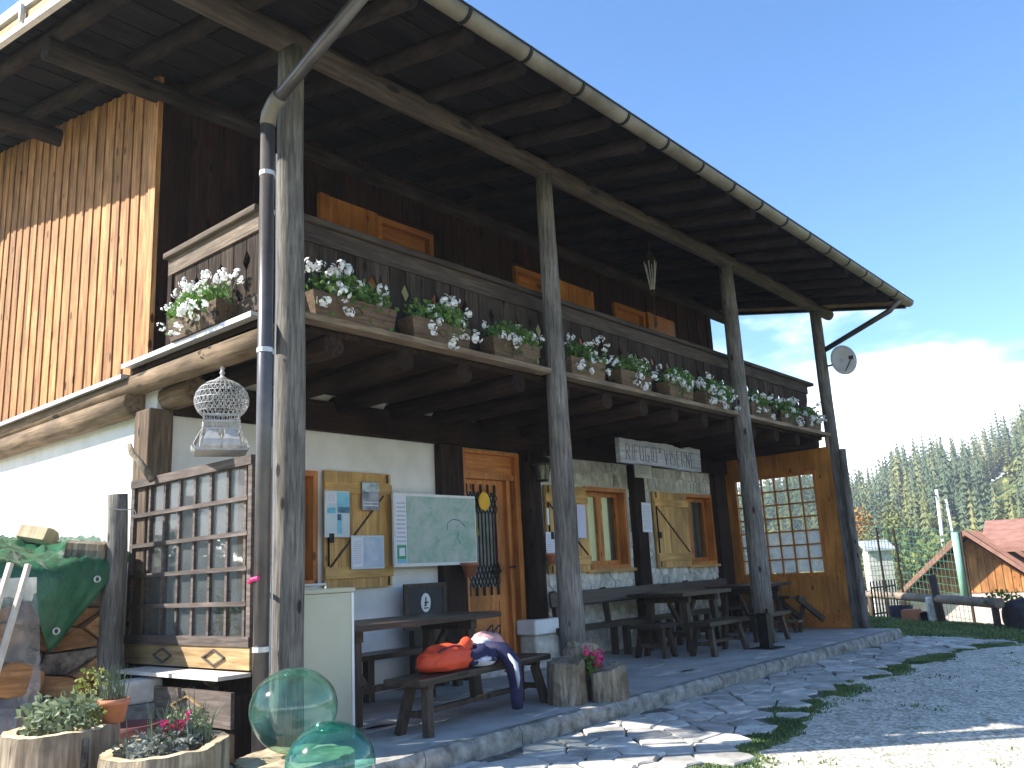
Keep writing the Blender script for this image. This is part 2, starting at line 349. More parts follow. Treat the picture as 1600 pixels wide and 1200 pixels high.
for r in radii[1:]:
    for k in range(NA):
        a = 2*math.pi*k/NA; x = CAM.x+r*math.cos(a); y = CAM.y+r*math.sin(a)
        inside = -.3 < x < 9.3 and -.6 < y < 10
        mb.v.append((x, y, ground(x, y)-.03-(.06 if inside else 0)))
for k in range(NA): mb.f.append((0, 1+k, 1+(k+1) % NA))
for i in range(len(radii)-2):
    for k in range(NA):
        a = 1+i*NA; mb.f.append((a+k, a+NA+k, a+NA+(k+1) % NA, a+(k+1) % NA))
M['terrain'] = nmat('meadow_ground', (.06, .10, .02), (.17, .19, .055), .35, .95, .6, .05, 0, 9, rnd=False)
struct(mb.build('terrain', M['terrain'], smooth=True))
# gravel yard, following the same slope
m, t, b = newmat('gravel'); lk = t.links.new
vv = coords(t, (1, 1, 1), False); vo = node(t, 'ShaderNodeTexVoronoi', Scale=38); lk(vv, vo.inputs['Vector'])
n1 = node(t, 'ShaderNodeTexNoise', Scale=2.2, Detail=8, Roughness=.7); lk(vv, n1.inputs['Vector'])
rc = ramp(t, [(.0, (.36, .33, .27)), (.5, (.64, .595, .50)), (1, (.84, .79, .69))]); sepc = node(t, 'ShaderNodeSeparateColor'); lk(vo.outputs['Color'], sepc.inputs[0]); lk(sepc.outputs[0], rc.inputs['Fac'])
r2_ = ramp(t, [(.3, (.68, .68, .66)), (.7, (1.1, 1.09, 1.05))]); lk(n1.outputs['Fac'], r2_.inputs['Fac'])
mm = node(t, 'ShaderNodeMix', data_type='RGBA', blend_type='MULTIPLY'); mm.inputs['Factor'].default_value = 1; lk(rc.outputs[0], mm.inputs[6]); lk(r2_.outputs[0], mm.inputs[7])
n3 = node(t, 'ShaderNodeTexNoise', Scale=5.5, Detail=6, Roughness=.7); lk(vv, n3.inputs['Vector'])
mr3 = node(t, 'ShaderNodeMapRange'); mr3.inputs['From Min'].default_value = .55; mr3.inputs['From Max'].default_value = .70; lk(n3.outputs['Fac'], mr3.inputs['Value'])
mg = node(t, 'ShaderNodeMix', data_type='RGBA'); mg.inputs[7].default_value = (.20, .20, .125, 1); lk(mr3.outputs[0], mg.inputs['Factor']); lk(mm.outputs[2], mg.inputs[6])
lk(mg.outputs[2], b.inputs['Base Color']); b.inputs['Roughness'].default_value = .95; bump(t, b, vo.outputs['Distance'], .8, .016); M['gravel'] = m
mb = MB(); nx, ny = 90, 60
for j in range(ny+1):
    for i in range(nx+1):
        x = -6+15.6*i/nx; y = -14+13.4*j/ny
        if j == ny: y = -.74
        if i > nx-8: x += (i-nx+8)/8*(.16*math.sin(y*1.7)+.08*math.sin(y*4.1)-.1)
        mb.v.append((x, y, ground(x, y)+.004))
for j in range(ny):
    for i in range(nx): a = j*(nx+1)+i; mb.f.append((a, a+1, a+nx+2, a+nx+1))
struct(mb.build('gravel_yard', M['gravel'], smooth=True))
mb = MB()
for j in range(25):
    for i in range(13):
        x = -6+5.72*i/12; y = -.74+11*j/24; mb.v.append((x, y, ground(x, y)+.004))
for j in range(24):
    for i in range(12): a = j*13+i; mb.f.append((a, a+1, a+14, a+13))
struct(mb.build('side_yard', M['gravel'], smooth=True))

# terrace slab with an uneven kerb edge
SX0, SX1, SY = -.32, 9.28, -.64
mb = MB(); mb.bb((SX0, SY+.10, -.5), (SX1, 1.9, 0)); sl_ = struct(mb.build('terrace', M['slab']))
x = SX0
while x < SX1-.02:
    w = min(R.uniform(.55, 1.15), SX1-x); 
    if SX1-x-w < .3: w = SX1-x
    mb = MB(); n = 14; V = []
    for i in range(n+1):
        xx = x+.004+(w-.008)*i/n; j1 = .022*noise.noise(Vector((xx*4, 0, 1))); j2 = .022*noise.noise(Vector((xx*5, 3, 1)))
        V += [(xx, SY+.098, -.5), (xx, SY-.01+j1, -.5), (xx, SY-.005+j1*1.4, -.03+j2), (xx, SY+.02+j1, .004+j2*.6), (xx, SY+.098, .004)]
    F = []
    for i in range(n):
        for k in range(4): F.append((i*5+k, i*5+k+1, i*5+k+6, i*5+k+5))
    F += [(0, 1, 2, 3, 4), tuple(n*5+k for k in range(4, -1, -1))]
    o = mb.add(V, F).build('kerb_stone', M['slabedge'], sl_); fixn(o); x += w
# worn pale patches of flat stone set in the terrace
for i in range(26):
    cx, cy = R.uniform(.2, 9), R.uniform(-.45, .9); a0 = R.random()*6; k = 7
    pl = [(cx+R.uniform(.06, .17)*math.cos(a0+j*6.283/k)*1.5, cy+R.uniform(.05, .1)*math.sin(a0+j*6.283/k)) for j in range(k)]
    MB().prism(pl, lambda a, b, d: (a, b, d), -.02, .004).build('paving_stone', M['flag'], sl_)
# flagstone path
mb = MB(); 
def ypath(x): return -1.86 + .47*sst(1.7, 4.2, x) - .32*sst(6.6, 9, x) - .05*math.sin(x*2.1) - .03*math.sin(x*4.7)
nxp = 120
for i in range(nxp+1):
    x = -.9+10.75*i/nxp
    for k in range(5):
        y0 = SY+.02 if x < SX1 else SY+.02+.5*sst(SX1, SX1+.5, x); y = y0+(ypath(x)-.05-y0)*k/4; mb.v.append((x, y, ground(x, y)+.010))
for i in range(nxp):
    for k in range(4): a = i*5+k; mb.f.append((a, a+1, a+6, a+5))
path = struct(mb.build('flagstone_path', M['joint'])); fixn(path)
seeds = [p for p in jgrid((-.9, 9.9, -2.4, .0), .33, .20, .38)]
for s, p in cells(seeds, (-.9, 9.9, -2.4, .0), .018):
    ytop = SY-.02 if s[0] < SX1+.1 else SY+.45*sst(SX1, SX1+.5, s[0])
    if s[1] > ytop or s[1] < ypath(s[0])-R.uniform(-.05, .12): continue
    if s[0] < SX1: p = clip(p, 0, SY-.03, 0, 1)
    if len(p) < 3: continue
    q = []
    for i in range(len(p)):
        a, b_ = p[i], p[(i+1) % len(p)]; q.append(a)
        if math.hypot(a[0]-b_[0], a[1]-b_[1]) > .12: q.append(((a[0]+b_[0])/2+R.uniform(-.012, .012), (a[1]+b_[1])/2+R.uniform(-.012, .012)))
    tx, ty, hz = R.uniform(-.02, .02), R.uniform(-.02, .02), R.uniform(.018, .032); gz = ground(*s)
    MB().prism(q, lambda a, b, d: (a, b, ground(a, b)+d+((a-s[0])*tx+(b-s[1])*ty if d > 0 else 0)), -.03, hz, .008).build('flagstone', M['flag'], path)
# grass and moss along the path edge
def blades(pts, hmin, hmax, wd=.006):
    mb = MB()
    for x, y in pts:
        z = ground(x, y)+.002; h = R.uniform(hmin, hmax); a = R.random()*6.283; l = R.uniform(.2, .8)*h
        dx, dy = math.cos(a)*l, math.sin(a)*l; px, py = -math.sin(a)*wd, math.cos(a)*wd
        o = len(mb.v); mb.v += [(x-px, y-py, z), (x+px, y+py, z), (x+dx*.4+px*.8, y+dy*.4+py*.8, z+h*.6), (x+dx*.4-px*.8, y+dy*.4-py*.8, z+h*.6), (x+dx, y+dy, z+h)]
        mb.f += [(o, o+1, o+2, o+3), (o+3, o+2, o+4)]
    return mb
pts = []
for i in range(42000):
    x = R.uniform(.9, 10.2); y = ypath(x)-.08+R.gauss(0, .12)-.03*math.sin(x*2.9)
    if noise.noise(Vector((x*1.6, y*2.5, 0)))+.35*noise.noise(Vector((x*6, y*6, 2))) > -.48+.30*abs(y-ypath(x)+.08)/.1: pts.append((x, y))
for i in range(26000):
    x = R.uniform(-.5, 9); y = R.uniform(-4.5, -1.5)
    if noise.noise(Vector((x*2.3, y*2.3, 5)))+.5*noise.noise(Vector((x*9, y*9, 5))) > .50: pts.append((x, y))
g = blades(pts, .006, .026, .005).build('grass_edge', M['grass']); stuff(g); tag(g, 'strip of short grass and moss between flagstones and gravel', 'grass')
pts = []
for i in range(42000):
    x = 9.4+11*R.random()**1.3; y = R.uniform(-3.2, 6)
    if x < 9.8+.16*math.sin(y*1.7)+.1*math.sin(y*5) and y < SY+.45: continue
    pts.append((x, y))
g = blades(pts, .03, .08, .012).build('lawn', M['grass']); stuff(g); tag(g, 'short green lawn in shade beyond the end of the terrace', 'grass')

# ------------------------------------------------------------------ the lodge
lodge = thing('mountain_lodge', 'chalet with log porch, timber balcony and white and stone ground floor', 'building')
WF, WU, WX = 1.74, 1.66, -.12      # lower front face, upper front face, upper side face
RIDGE, SL = 5.8, .1975
def soff(y): return 4.85+SL*(y if y <= RIDGE else 2*RIDGE-y)
# lower front wall with openings
def holed(mb, x0, x1, z0, z1, ops, y0, y1):
    xs = sorted({x0, x1, *[o[0] for o in ops], *[o[1] for o in ops]}); zs = sorted({z0, z1, *[o[2] for o in ops], *[o[3] for o in ops]})
    for i in range(len(xs)-1):
        for j in range(len(zs)-1):
            cx, cz = (xs[i]+xs[i+1])/2, (zs[j]+zs[j+1])/2
            if any(o[0] < cx < o[1] and o[2] < cz < o[3] for o in ops): continue
            mb.bb((xs[i], y0, zs[j]), (xs[i+1], y1, zs[j+1]))
    return mb
WIN0 = (.72, 1.5, .97, 1.97); DOOR = (3.29, 4.24, .06, 2.31); WIN1 = (5.5, 6.44, .98, 2.0); WIN2 = (7.98, 8.8, .97, 2.0)
holed(MB(), 0, 2.96, 0, 2.72, [WIN0], WF, WF+.3).build('plaster_wall', M['plaster'], lodge)
mbw = MB(); holed(mbw, 4.24, 6.52, 0, 2.72, [WIN1], WF, WF+.3); holed(mbw, 6.80, 8.80, 0, 2.72, [WIN2], WF, WF+.3); mbw.bb((2.96, WF+.02, 2.31), (4.24, WF+.3, 2.72)); mbw.bb((6.52, WF+.01, 0), (6.80, WF+.3, 2.72)); mbw.bb((8.8, WF+.01, 0), (9.3, WF+.3, 2.72)); mbw.bb((2.96, WF+.02, 0), (3.29, WF+.3, 2.31))
stw = mbw.build('stone_wall', M['mortar'], lodge)
RS = random.Random(5)
for (rect, dx, dy) in (((4.52, 6.5, 2.02, 2.32), .10, .17), ((6.82, 8.79, 2.02, 2.32), .10, .17), ((4.52, 6.5, .05, .96), .15, .115), ((6.82, 8.79, .05, .96), .15, .115), ((4.52, 4.66, .97, 2.01), .12, .12), ((6.82, 7.04, .97, 2.01), .12, .12), ((6.445, 6.51, .99, 2.0), .06, .12)):
    for s, p in cells(jgrid(rect, dx, dy, .32, RS), rect, .014):
        pr = RS.uniform(.004, .022)
        MB().prism(p, lambda a, b, d: (a, WF-d, b), -.02, pr, .006).build('stone', M['stone'], stw)
# side wall (white, in the sun), back and far end
mb = MB(); mb.bb((0, WF+.3, -.1), (.3, 9.9, 2.5)); mb.bb((0, WF+.001, 0), (-.001+.0, WF+.3, 2.3)) if False else None
mb.build('side_wall', M['plaster'], lodge)
mb = MB(); mb.bb((.3, 9.6, 0), (9.3, 9.9, 2.7)); mb.bb((9.0, WF+.3, 0), (9.3, 9.6, 2.7)); mb.build('rear_wall', M['plaster'], lodge)
mb = MB(); mb.bb((.02, WF+.02, 2.68), (9.28, 9.88, 2.76)); mb.bb((.3, WF+.3, -.02), (9.0, 9.6, .02)); mb.build('inner_floor', M['soffit'], lodge)
# corner post, lintel, facade timbers
o = MB().bb((-.10, 1.66, -.15), (.10, 1.90, 2.36)).build('corner_post', M['corner'], lodge, bev=.015)
MB().bb((.10, WF-.09, 2.33), (9.28, WF+.01, 2.60)).build('lintel_beam', M['beam'], lodge, bev=.012)
for a, b_, z0 in ((2.96, 3.285, 0), (6.53, 6.79, 0), (8.80, 9.16, 0)):
    MB().bb((a, WF-.10, z0), (b_, WF+.012, 2.328)).build('facade_post', M['beamZ'], lodge, bev=.012)
MB().tube([(4.37, 1.66, .49), (4.37, 1.66, 1.2), (4.375, 1.66, 2.328)], [.135, .13, .125], 16, True, .04).build('facade_post', M['beamZ'], lodge, True)
MB().bb((4.10, 1.46, .33), (4.585, 1.735, .49)).build('pad_stone', M['white'], lodge, bev=.02)
MB().bb((4.14, 1.50, .0), (4.56, 1.733, .328)).build('pad_stone', M['stone'], lodge, bev=.03)
MB().bb((3.15, 1.40, 0), (4.35, 1.735, .06)).build('door_step', M['flag'], lodge, bev=.012)
MB().bb((2.3, 1.1, 0), (3.1, 1.30, .0)) if False else None
# logs along the side
def log(a, b, ra, rb, mat, name, par, n=14, seg=9, wob=.10, bend=.012):
    a = Vector(a); b = Vector(b); P = []; sd = R.random()*9
    for i in range(seg+1):
        t_ = i/seg; p = a.lerp(b, t_); p += Vector((noise.noise(Vector((t_*3+sd, 0, 0))), noise.noise(Vector((0, t_*3+sd, 0))), noise.noise(Vector((0, 0, t_*3+sd)))))*bend; P.append(p)
    return MB().tube(P, [ra+(rb-ra)*i/seg for i in range(seg+1)], n, True, wob, sd).build(name, mat, par, True)
def autosm(o):
    o.data.polygons.foreach_set('use_smooth', [len(p.vertices) == 4 for p in o.data.polygons]); return o
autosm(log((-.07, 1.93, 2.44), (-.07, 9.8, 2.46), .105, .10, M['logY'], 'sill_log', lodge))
autosm(log((.10, 1.32, 2.46), (.10, 1.95, 2.46), .10, .10, M['logY'], 'log_end', lodge, seg=3))
autosm(log((-.09, .02, 2.555), (-.09, 9.8, 2.64), .088, .08, M['logY'], 'side_log', lodge, seg=16))
# porch posts, tapered logs
def post(x, y, z0, z1, r0, r1, name='porch_post', lean=0, wob=.09):
    P = []; sd = R.random()*20; rr = []
    for i in range(15):
        t_ = i/14; P.append((x+lean*t_+.012*noise.noise(Vector((t_*3, sd, 0))), y+.012*noise.noise(Vector((sd, t_*3, 0))), z0+(z1-z0)*t_)); rr.append(r0+(r1-r0)*t_)
    return autosm(MB().tube(P, rr, 18, True, wob, sd).build(name, M['post'], lodge, True))
post(0, 0, -.02, 4.66, .105, .085)
post(2.82, 0, -.02, 4.66, .112, .075)
p3 = post(6.49, 0, .40, 4.66, .118, .085)
post(9.40, 0, -.1, 4.66, .10, .082)
post(9.30, -.16, -.1, 2.5, .055, .05, 'prop_pole')
MB().bb((6.43, -.06, 0.012), (6.55, .06, .40)).box((6.49, 0, .42), (.19, .19, .05)).box((6.49, 0, .008), (.3, .3, .012)).build('steel_foot', M['iron'], lodge)
# front beam
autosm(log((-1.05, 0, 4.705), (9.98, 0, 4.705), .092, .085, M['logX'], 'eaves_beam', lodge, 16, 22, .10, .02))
# upper floor walls: core, then boards
mb = MB(); y1 = 9.9
V = []
for x in (WX+.03, WX+.2):
    V += [(x, WU+.03, 2.70), (x, y1, 2.70), (x, y1, soff(y1)-.02), (x, RIDGE, soff(RIDGE)-.02), (x, WU+.03, soff(WU)-.02)]
mb.add(V, [(0, 1, 2, 3, 4), (9, 8, 7, 6, 5)]+[(i, (i+1) % 5, 5+(i+1) % 5, 5+i) for i in range(5)])
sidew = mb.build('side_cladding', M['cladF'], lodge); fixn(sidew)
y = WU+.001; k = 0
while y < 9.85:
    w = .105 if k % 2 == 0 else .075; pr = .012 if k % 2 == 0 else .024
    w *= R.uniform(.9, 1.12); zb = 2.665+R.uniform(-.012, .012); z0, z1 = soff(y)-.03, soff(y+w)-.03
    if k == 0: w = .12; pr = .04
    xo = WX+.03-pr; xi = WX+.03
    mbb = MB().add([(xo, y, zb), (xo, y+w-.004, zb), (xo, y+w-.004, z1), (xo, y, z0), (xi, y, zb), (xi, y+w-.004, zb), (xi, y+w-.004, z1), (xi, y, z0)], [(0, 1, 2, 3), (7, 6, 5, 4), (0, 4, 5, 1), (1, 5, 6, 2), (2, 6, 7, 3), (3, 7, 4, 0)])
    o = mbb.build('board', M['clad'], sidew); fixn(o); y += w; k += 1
UW = [(.42, 1.45, 2.78, 4.60), (1.46, 2.96, 2.78, 4.61)]
mb = MB()
UOP = [(2.17, 2.95, 2.80, 4.59), (4.30, 5.02, 2.80, 4.58), (6.40, 7.18, 2.80, 4.57)]
holed(mb, WX+.2, 9.28, 2.70, 4.98, UOP, WU+.03, WU+.18)
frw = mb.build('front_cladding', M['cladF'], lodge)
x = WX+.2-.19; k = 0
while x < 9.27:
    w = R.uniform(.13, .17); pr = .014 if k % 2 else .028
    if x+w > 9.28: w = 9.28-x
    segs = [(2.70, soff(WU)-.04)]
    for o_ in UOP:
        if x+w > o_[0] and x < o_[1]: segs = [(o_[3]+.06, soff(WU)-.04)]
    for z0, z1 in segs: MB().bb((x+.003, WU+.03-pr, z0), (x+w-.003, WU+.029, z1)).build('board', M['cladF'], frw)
    x += w; k += 1
MB().bb((9.1, WU+.18, 2.7), (9.28, 9.7, 4.98)).build('end_wall', M['cladF'], lodge)
# upper doors and their open shutters
for (x0, x1, z0, z1), (s0, s1) in zip(UOP, ((1.44, 2.15), (5.05, 5.88), (7.20, 7.98))):
    mb = MB(); mb.bb((x0-.0, WU-.02, z0), (x0+.06, WU+.12, z1)).bb((x1-.06, WU-.02, z0), (x1, WU+.12, z1)).bb((x0+.06, WU-.02, z1-.06), (x1-.06, WU+.12, z1))
    dr = mb.build('balcony_door', M['orangeX'], lodge)
    MB().bb((x0+.06, WU+.09, z0), (x1-.06, WU+.11, z1-.06)).build('pane', M['glass'], dr)
    MB().bb((x0+.06, WU+.05, z1-.20), (x1-.06, WU+.088, z1-.062)).build('door_rail', M['orangeX'], dr)
    MB().bb((x0+.06, WU+.14, z0), (x1-.06, WU+.15, z1-.06)).build('curtain', M['curtain'], dr)
    sh = MB().bb((s0, WU-.035, 2.80), (s1, WU-.003, z1+.01)).build('door_shutter', M['orange'], lodge)
    MB().bb((s0, WU-.055, z1-.25), (s0+.1, WU-.036, z1+.008)).build('stile', M['orange'], sh)
# ------------------------------------------------------------------ roof
VX0, VX1, EY = -1.14, 9.90, -1.15
mb = MB(); yb = 2*RIDGE-EY
prof = [(EY, soff(EY)+.035), (RIDGE, soff(RIDGE)+.035), (yb, soff(EY)+.035)]
V = [(x, y, z+dz) for x in (VX0, VX1) for dz in (0, .07) for y, z in prof]
mb.add(V, [(0, 1, 4, 3), (1, 2, 5, 4), (6, 9, 10, 7), (7, 10, 11, 8), (0, 6, 7, 1), (1, 7, 8, 2), (3, 4, 10, 9), (4, 5, 11, 10), (0, 3, 9, 6), (2, 8, 11, 5)])
roof = mb.build('roof', M['roofm'], lodge); fixn(roof)
y = EY+.01; kk = 0
while y < RIDGE:
    w = .185; y2 = min(y+w, RIDGE); dz = .006*(kk % 2)
    mb = MB(); V = []
    for x in (VX0+.02, VX1-.02):
        V += [(x, y+.003, soff(y)+dz), (x, y2-.003, soff(y2)+dz), (x, y2-.003, soff(y2)+.032), (x, y+.003, soff(y)+.032)]
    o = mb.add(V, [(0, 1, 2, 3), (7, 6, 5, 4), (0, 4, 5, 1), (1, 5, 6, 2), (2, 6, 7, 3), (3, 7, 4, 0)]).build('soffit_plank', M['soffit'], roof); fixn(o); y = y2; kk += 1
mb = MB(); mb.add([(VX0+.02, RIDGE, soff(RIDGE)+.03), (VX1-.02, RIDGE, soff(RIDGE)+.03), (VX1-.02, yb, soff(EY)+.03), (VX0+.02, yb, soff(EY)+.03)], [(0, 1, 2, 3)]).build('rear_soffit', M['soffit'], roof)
xs = [.152+.545*k for k in range(-2, 18)]
M['purl'] = wood('dark_purlin', (.016, .012, .010), (.036, .028, .023), (.07, .055, .045), 'X', .85, .15, 1.0, .5)
for x in xs:
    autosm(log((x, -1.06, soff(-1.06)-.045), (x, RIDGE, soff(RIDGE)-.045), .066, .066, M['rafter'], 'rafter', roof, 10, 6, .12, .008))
for y, xe in ((WU+.03, -1.0), (3.72, -1.0), (RIDGE, -1.02), (7.9, -1.0)):
    autosm(log((xe, y, soff(y)-.18), (9.9 if y < 3 else .2, y, soff(y)-.18), .088, .088, M['purl'], 'purlin', roof, 14, 10, .08, .01))
# verge boards (sunlit) at both ends
for sx_, xv in ((-1, VX0), (1, VX1)):
    for nm, z0, z1, th, mat in (('verge_board', -.105, .02, .028, M['trelp']), ('verge_batten', -.11, -.06, .045, M['zinc']), ('verge_flashing', .05, .135, .05, M['zinc'])):
        mb = MB(); xa, xb = xv, xv+sx_*th; V = []
        for y, s_ in ((EY, 0), (RIDGE, 0), (yb, 0)):
            zz = soff(y) if y <= RIDGE else soff(EY); V += [(xa, y, zz+z0), (xb, y, zz+z0), (xb, y, zz+z1), (xa, y, zz+z1)]
        F = [(0, 1, 2, 3), (11, 10, 9, 8)]
        for i in range(2):
            for k in range(4): F.append((i*4+k, i*4+(k+1) % 4, i*4+4+(k+1) % 4, i*4+4+k))
        o = mb.add(V, F).build(nm, mat, roof); fixn(o)
y = EY+.3
while y < RIDGE:
    MB().box((VX0-.055, y, soff(y)+.0), (.035, .03, .14)).build('verge_clip', M['zinc'], roof); y += .62
# gutter with straps
mb = MB(); GY, GZ, GR = -1.20, 4.592, .070; n = 10; V = []
xa = VX0-.02; X_ = [xa+(VX1+.02-xa)*i/24 for i in range(25)]
for x in X_:
    for rr in (GR, GR-.006):
        for k in range(n+1):
            a = math.pi+math.pi*k/n; V.append((x, GY+rr*math.cos(a), GZ+rr*math.sin(a)-.003*x*0))
w_ = 2*(n+1); F = []
for i in range(24):
    for k in range(n): F += [(i*w_+k, i*w_+k+1, (i+1)*w_+k+1, (i+1)*w_+k), (i*w_+n+1+k, (i+1)*w_+n+1+k, (i+1)*w_+n+2+k, i*w_+n+2+k)]
    F += [(i*w_, (i+1)*w_, (i+1)*w_+n+1, i*w_+n+1), (i*w_+n, i*w_+2*n+1, (i+1)*w_+2*n+1, (i+1)*w_+n)]
F += [tuple(range(n+1)), tuple(24*w_+k for k in range(n, -1, -1))]
gut = autosm(mb.add(V, F).build('gutter', M['gutter'], lodge)); fixn(gut)
for j in range(17):
    x = -.75+.62*j; mb = MB(); V = []
    for xx in (x-.014, x+.014):
        for rr in (GR+.001, GR+.009):
            for k in range(n+1): a = math.pi*.97+math.pi*1.06*k/n; V.append((xx, GY+rr*math.cos(a), GZ+rr*math.sin(a)))
    F = []
    for k in range(n):
        q = n+1; F += [(k, k+1, q+k+1, q+k), (2*q+k, 3*q+k, 3*q+k+1, 2*q+k+1), (q+k, q+k+1, 3*q+k+1, 3*q+k), (k, 2*q+k, 2*q+k+1, k+1)]
    o = mb.add(V, F).build('strap', M['iron'], gut); fixn(o)
MB().tube([(VX0, GY-GR+.002, GZ+.004), (VX1, GY-GR+.002, GZ+.004)], .010, 6).build('bead', M['iron'], gut)
# downpipe at the near post: outlet, raking length, elbow, drop
PX, PY = -.195, -.02
dp = autosm(MB().tube([(PX, PY, -.05), (PX, PY, 4.02)], .047, 14).build('downpipe', M['metalpipe'], lodge, True))
autosm(MB().tube([(PX, PY, 3.99), (PX, PY-.015, 4.06), (PX-.002, PY-.075, 4.115), (PX-.004, PY-.14, 4.145)], .053, 14).build('elbow', M['gutter'], dp, True))
autosm(MB().tube([(PX-.003, PY-.10, 4.128), (PX-.02, -1.12, 4.46)], .044, 14).build('raking_pipe', M['metalpipe'], dp, True))
autosm(MB().tube([(PX-.02, -1.05, 4.43), (PX-.02, -1.18, 4.49), (PX-.02, -1.20, 4.535)], .053, 14).build('elbow', M['gutter'], dp, True))
for z in (3.62, 2.42, .62): MB().tube([(PX, PY, z), (PX, PY, z+.03)], .051, 14).box((PX+.055, PY, z+.015), (.03, .02, .025)).build('pipe_clip', M['zinc'], dp)
MB().tube([(PX+.062, -.03, .5), (PX+.058, -.035, 2), (PX+.07, -.03, 2.8), (PX+.062, -.03, 3.8)], .006, 5).build('cable', M['white'], dp)
# second rake pipe at the far post
MB().tube([(9.42, -.05, 4.02), (9.42, -1.06, 4.40), (9.42, -1.2, 4.53)], .04, 10).build('raking_pipe', M['metalpipe'], gut, True)
# ------------------------------------------------------------------ balcony
deck = MB()
x = -.10
for k in range(14):
    pass
deck.bb((-.10, .10, 2.66), (9.28, WU, 2.70)); deck = deck.build('balcony_deck', M['joist'], lodge)
y = .09; 
while y < WU-.02:
    MB().bb((-.09, y, 2.701), (9.27, min(y+.145, WU)-.004, 2.722)).build('plank', M['soffit'], deck); y += .145
for k in range(14):
    x = .40+.655*k
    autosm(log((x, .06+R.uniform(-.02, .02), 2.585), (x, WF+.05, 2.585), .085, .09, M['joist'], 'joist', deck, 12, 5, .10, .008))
for a, b_ in ((.08, 2.72), (2.92, 6.38), (6.60, 9.33)):
    MB().bb((a, -.03, 2.708), (b_, .20, 2.752)).build('ledge', M['ledge'], deck)
MB().bb((-.13, .15, 2.655), (-.09, 1.93, 2.70)).build('side_fascia', M['joist'], deck)
MB().bb((-.205, .12, 2.704), (-.06, 1.92, 2.728)).box((-.209, 1.02, 2.71), (.006, 1.8, .036)).build('side_flashing', M['zinc'], deck)
MB().bb((-.215, 1.9, 2.625), (-.13, 9.8, 2.648)).box((-.218, 5.85, 2.628), (.006, 7.9, .035)).build('wall_flashing', M['zinc'], deck)
# railing: front
RY = .225
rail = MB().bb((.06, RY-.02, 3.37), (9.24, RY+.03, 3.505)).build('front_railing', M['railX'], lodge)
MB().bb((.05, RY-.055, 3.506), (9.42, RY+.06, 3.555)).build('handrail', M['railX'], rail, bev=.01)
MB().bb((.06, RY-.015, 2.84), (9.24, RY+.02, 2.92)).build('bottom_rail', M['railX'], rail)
def baluster(w, h, side, cut):
    # board with half a diamond notch cut into each edge at height 'cut'
    hw = w/2; c = cut; e = .043; hh = .075
    L_ = [(-hw, 0), (-hw, c-hh), (-hw+e, c), (-hw, c+hh), (-hw, h)] if side[0] else [(-hw, 0), (-hw, h)]
    R_ = [(hw, h), (hw, c+hh), (hw-e, c), (hw, c-hh), (hw, 0)] if side[1] else [(hw, h), (hw, 0)]
    return L_+R_
def balmesh(side, cut, fn):
    p = baluster(.158, .50, side, cut)[::-1]; mb = MB(); n = len(p)
    hw = .079; c = cut
    V = [fn(a, 0, b) for a, b in p]+[fn(a, .022, b) for a, b in p]
    # notch polygons are concave: split into quads down the board
    zs = sorted({0, .5, c-.075, c, c+.075})
    def ed(z, s, on):
        if not on: return s*hw
        return s*(hw-max(0, .043*(1-abs(z-c)/.075)))
    V = []; F = []
    for z in zs:
        for d in (0, .022): V += [fn(ed(z, -1, side[0]), d, z), fn(ed(z, 1, side[1]), d, z)]
    for i in range(len(zs)-1):
        a = i*4; b = a+4
        F += [(a, a+1, b+1, b), (a+2, b+2, b+3, a+3), (a, b, b+2, a+2), (a+1, a+3, b+3, b+1)]
    F += [(0, 2, 3, 1), (len(zs)*4-4, len(zs)*4-3, len(zs)*4-1, len(zs)*4-2)]
    mb.add(V, F); m_ = mb.mesh('baluster'); m_.materials.append(M['rail']); return m_
BM = [balmesh((0, 1), .31, lambda a, d, z: (a, d, z)), balmesh((1, 0), .31, lambda a, d, z: (a, d, z))]
x = .15; k = 0
while x < 9.2:
    o = inst('baluster', BM[k % 2], rail, (x, RY-.005, 2.885+R.uniform(-.006, .006)), (R.uniform(-.015, .015), 0, R.uniform(-.01, .01))); x += .1665; k += 1
for x in (2.55, 4.4, 6.35, 8.1): MB().bb((x-.045, RY+.03, 2.72), (x+.045, RY+.11, 3.50)).build('rail_post', M['rail'], rail)
# railing: side
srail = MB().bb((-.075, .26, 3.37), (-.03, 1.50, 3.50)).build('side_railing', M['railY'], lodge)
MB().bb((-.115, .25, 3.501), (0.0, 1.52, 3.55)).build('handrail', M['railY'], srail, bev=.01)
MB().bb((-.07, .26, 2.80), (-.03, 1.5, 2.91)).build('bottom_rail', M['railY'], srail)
MB().bb((-.075, 1.44, 2.72), (-.02, 1.5, 3.37)).build('rail_post', M['beamZ'], srail)
BS = [balmesh((0, 1), .31, lambda a, d, z: (-d, a, z)), balmesh((1, 0), .31, lambda a, d, z: (-d, a, z))]
y = .345
k = 0
while y < 1.42:
    inst('baluster', BS[k % 2], srail, (-.035, y, 2.885)); y += .168; k += 1
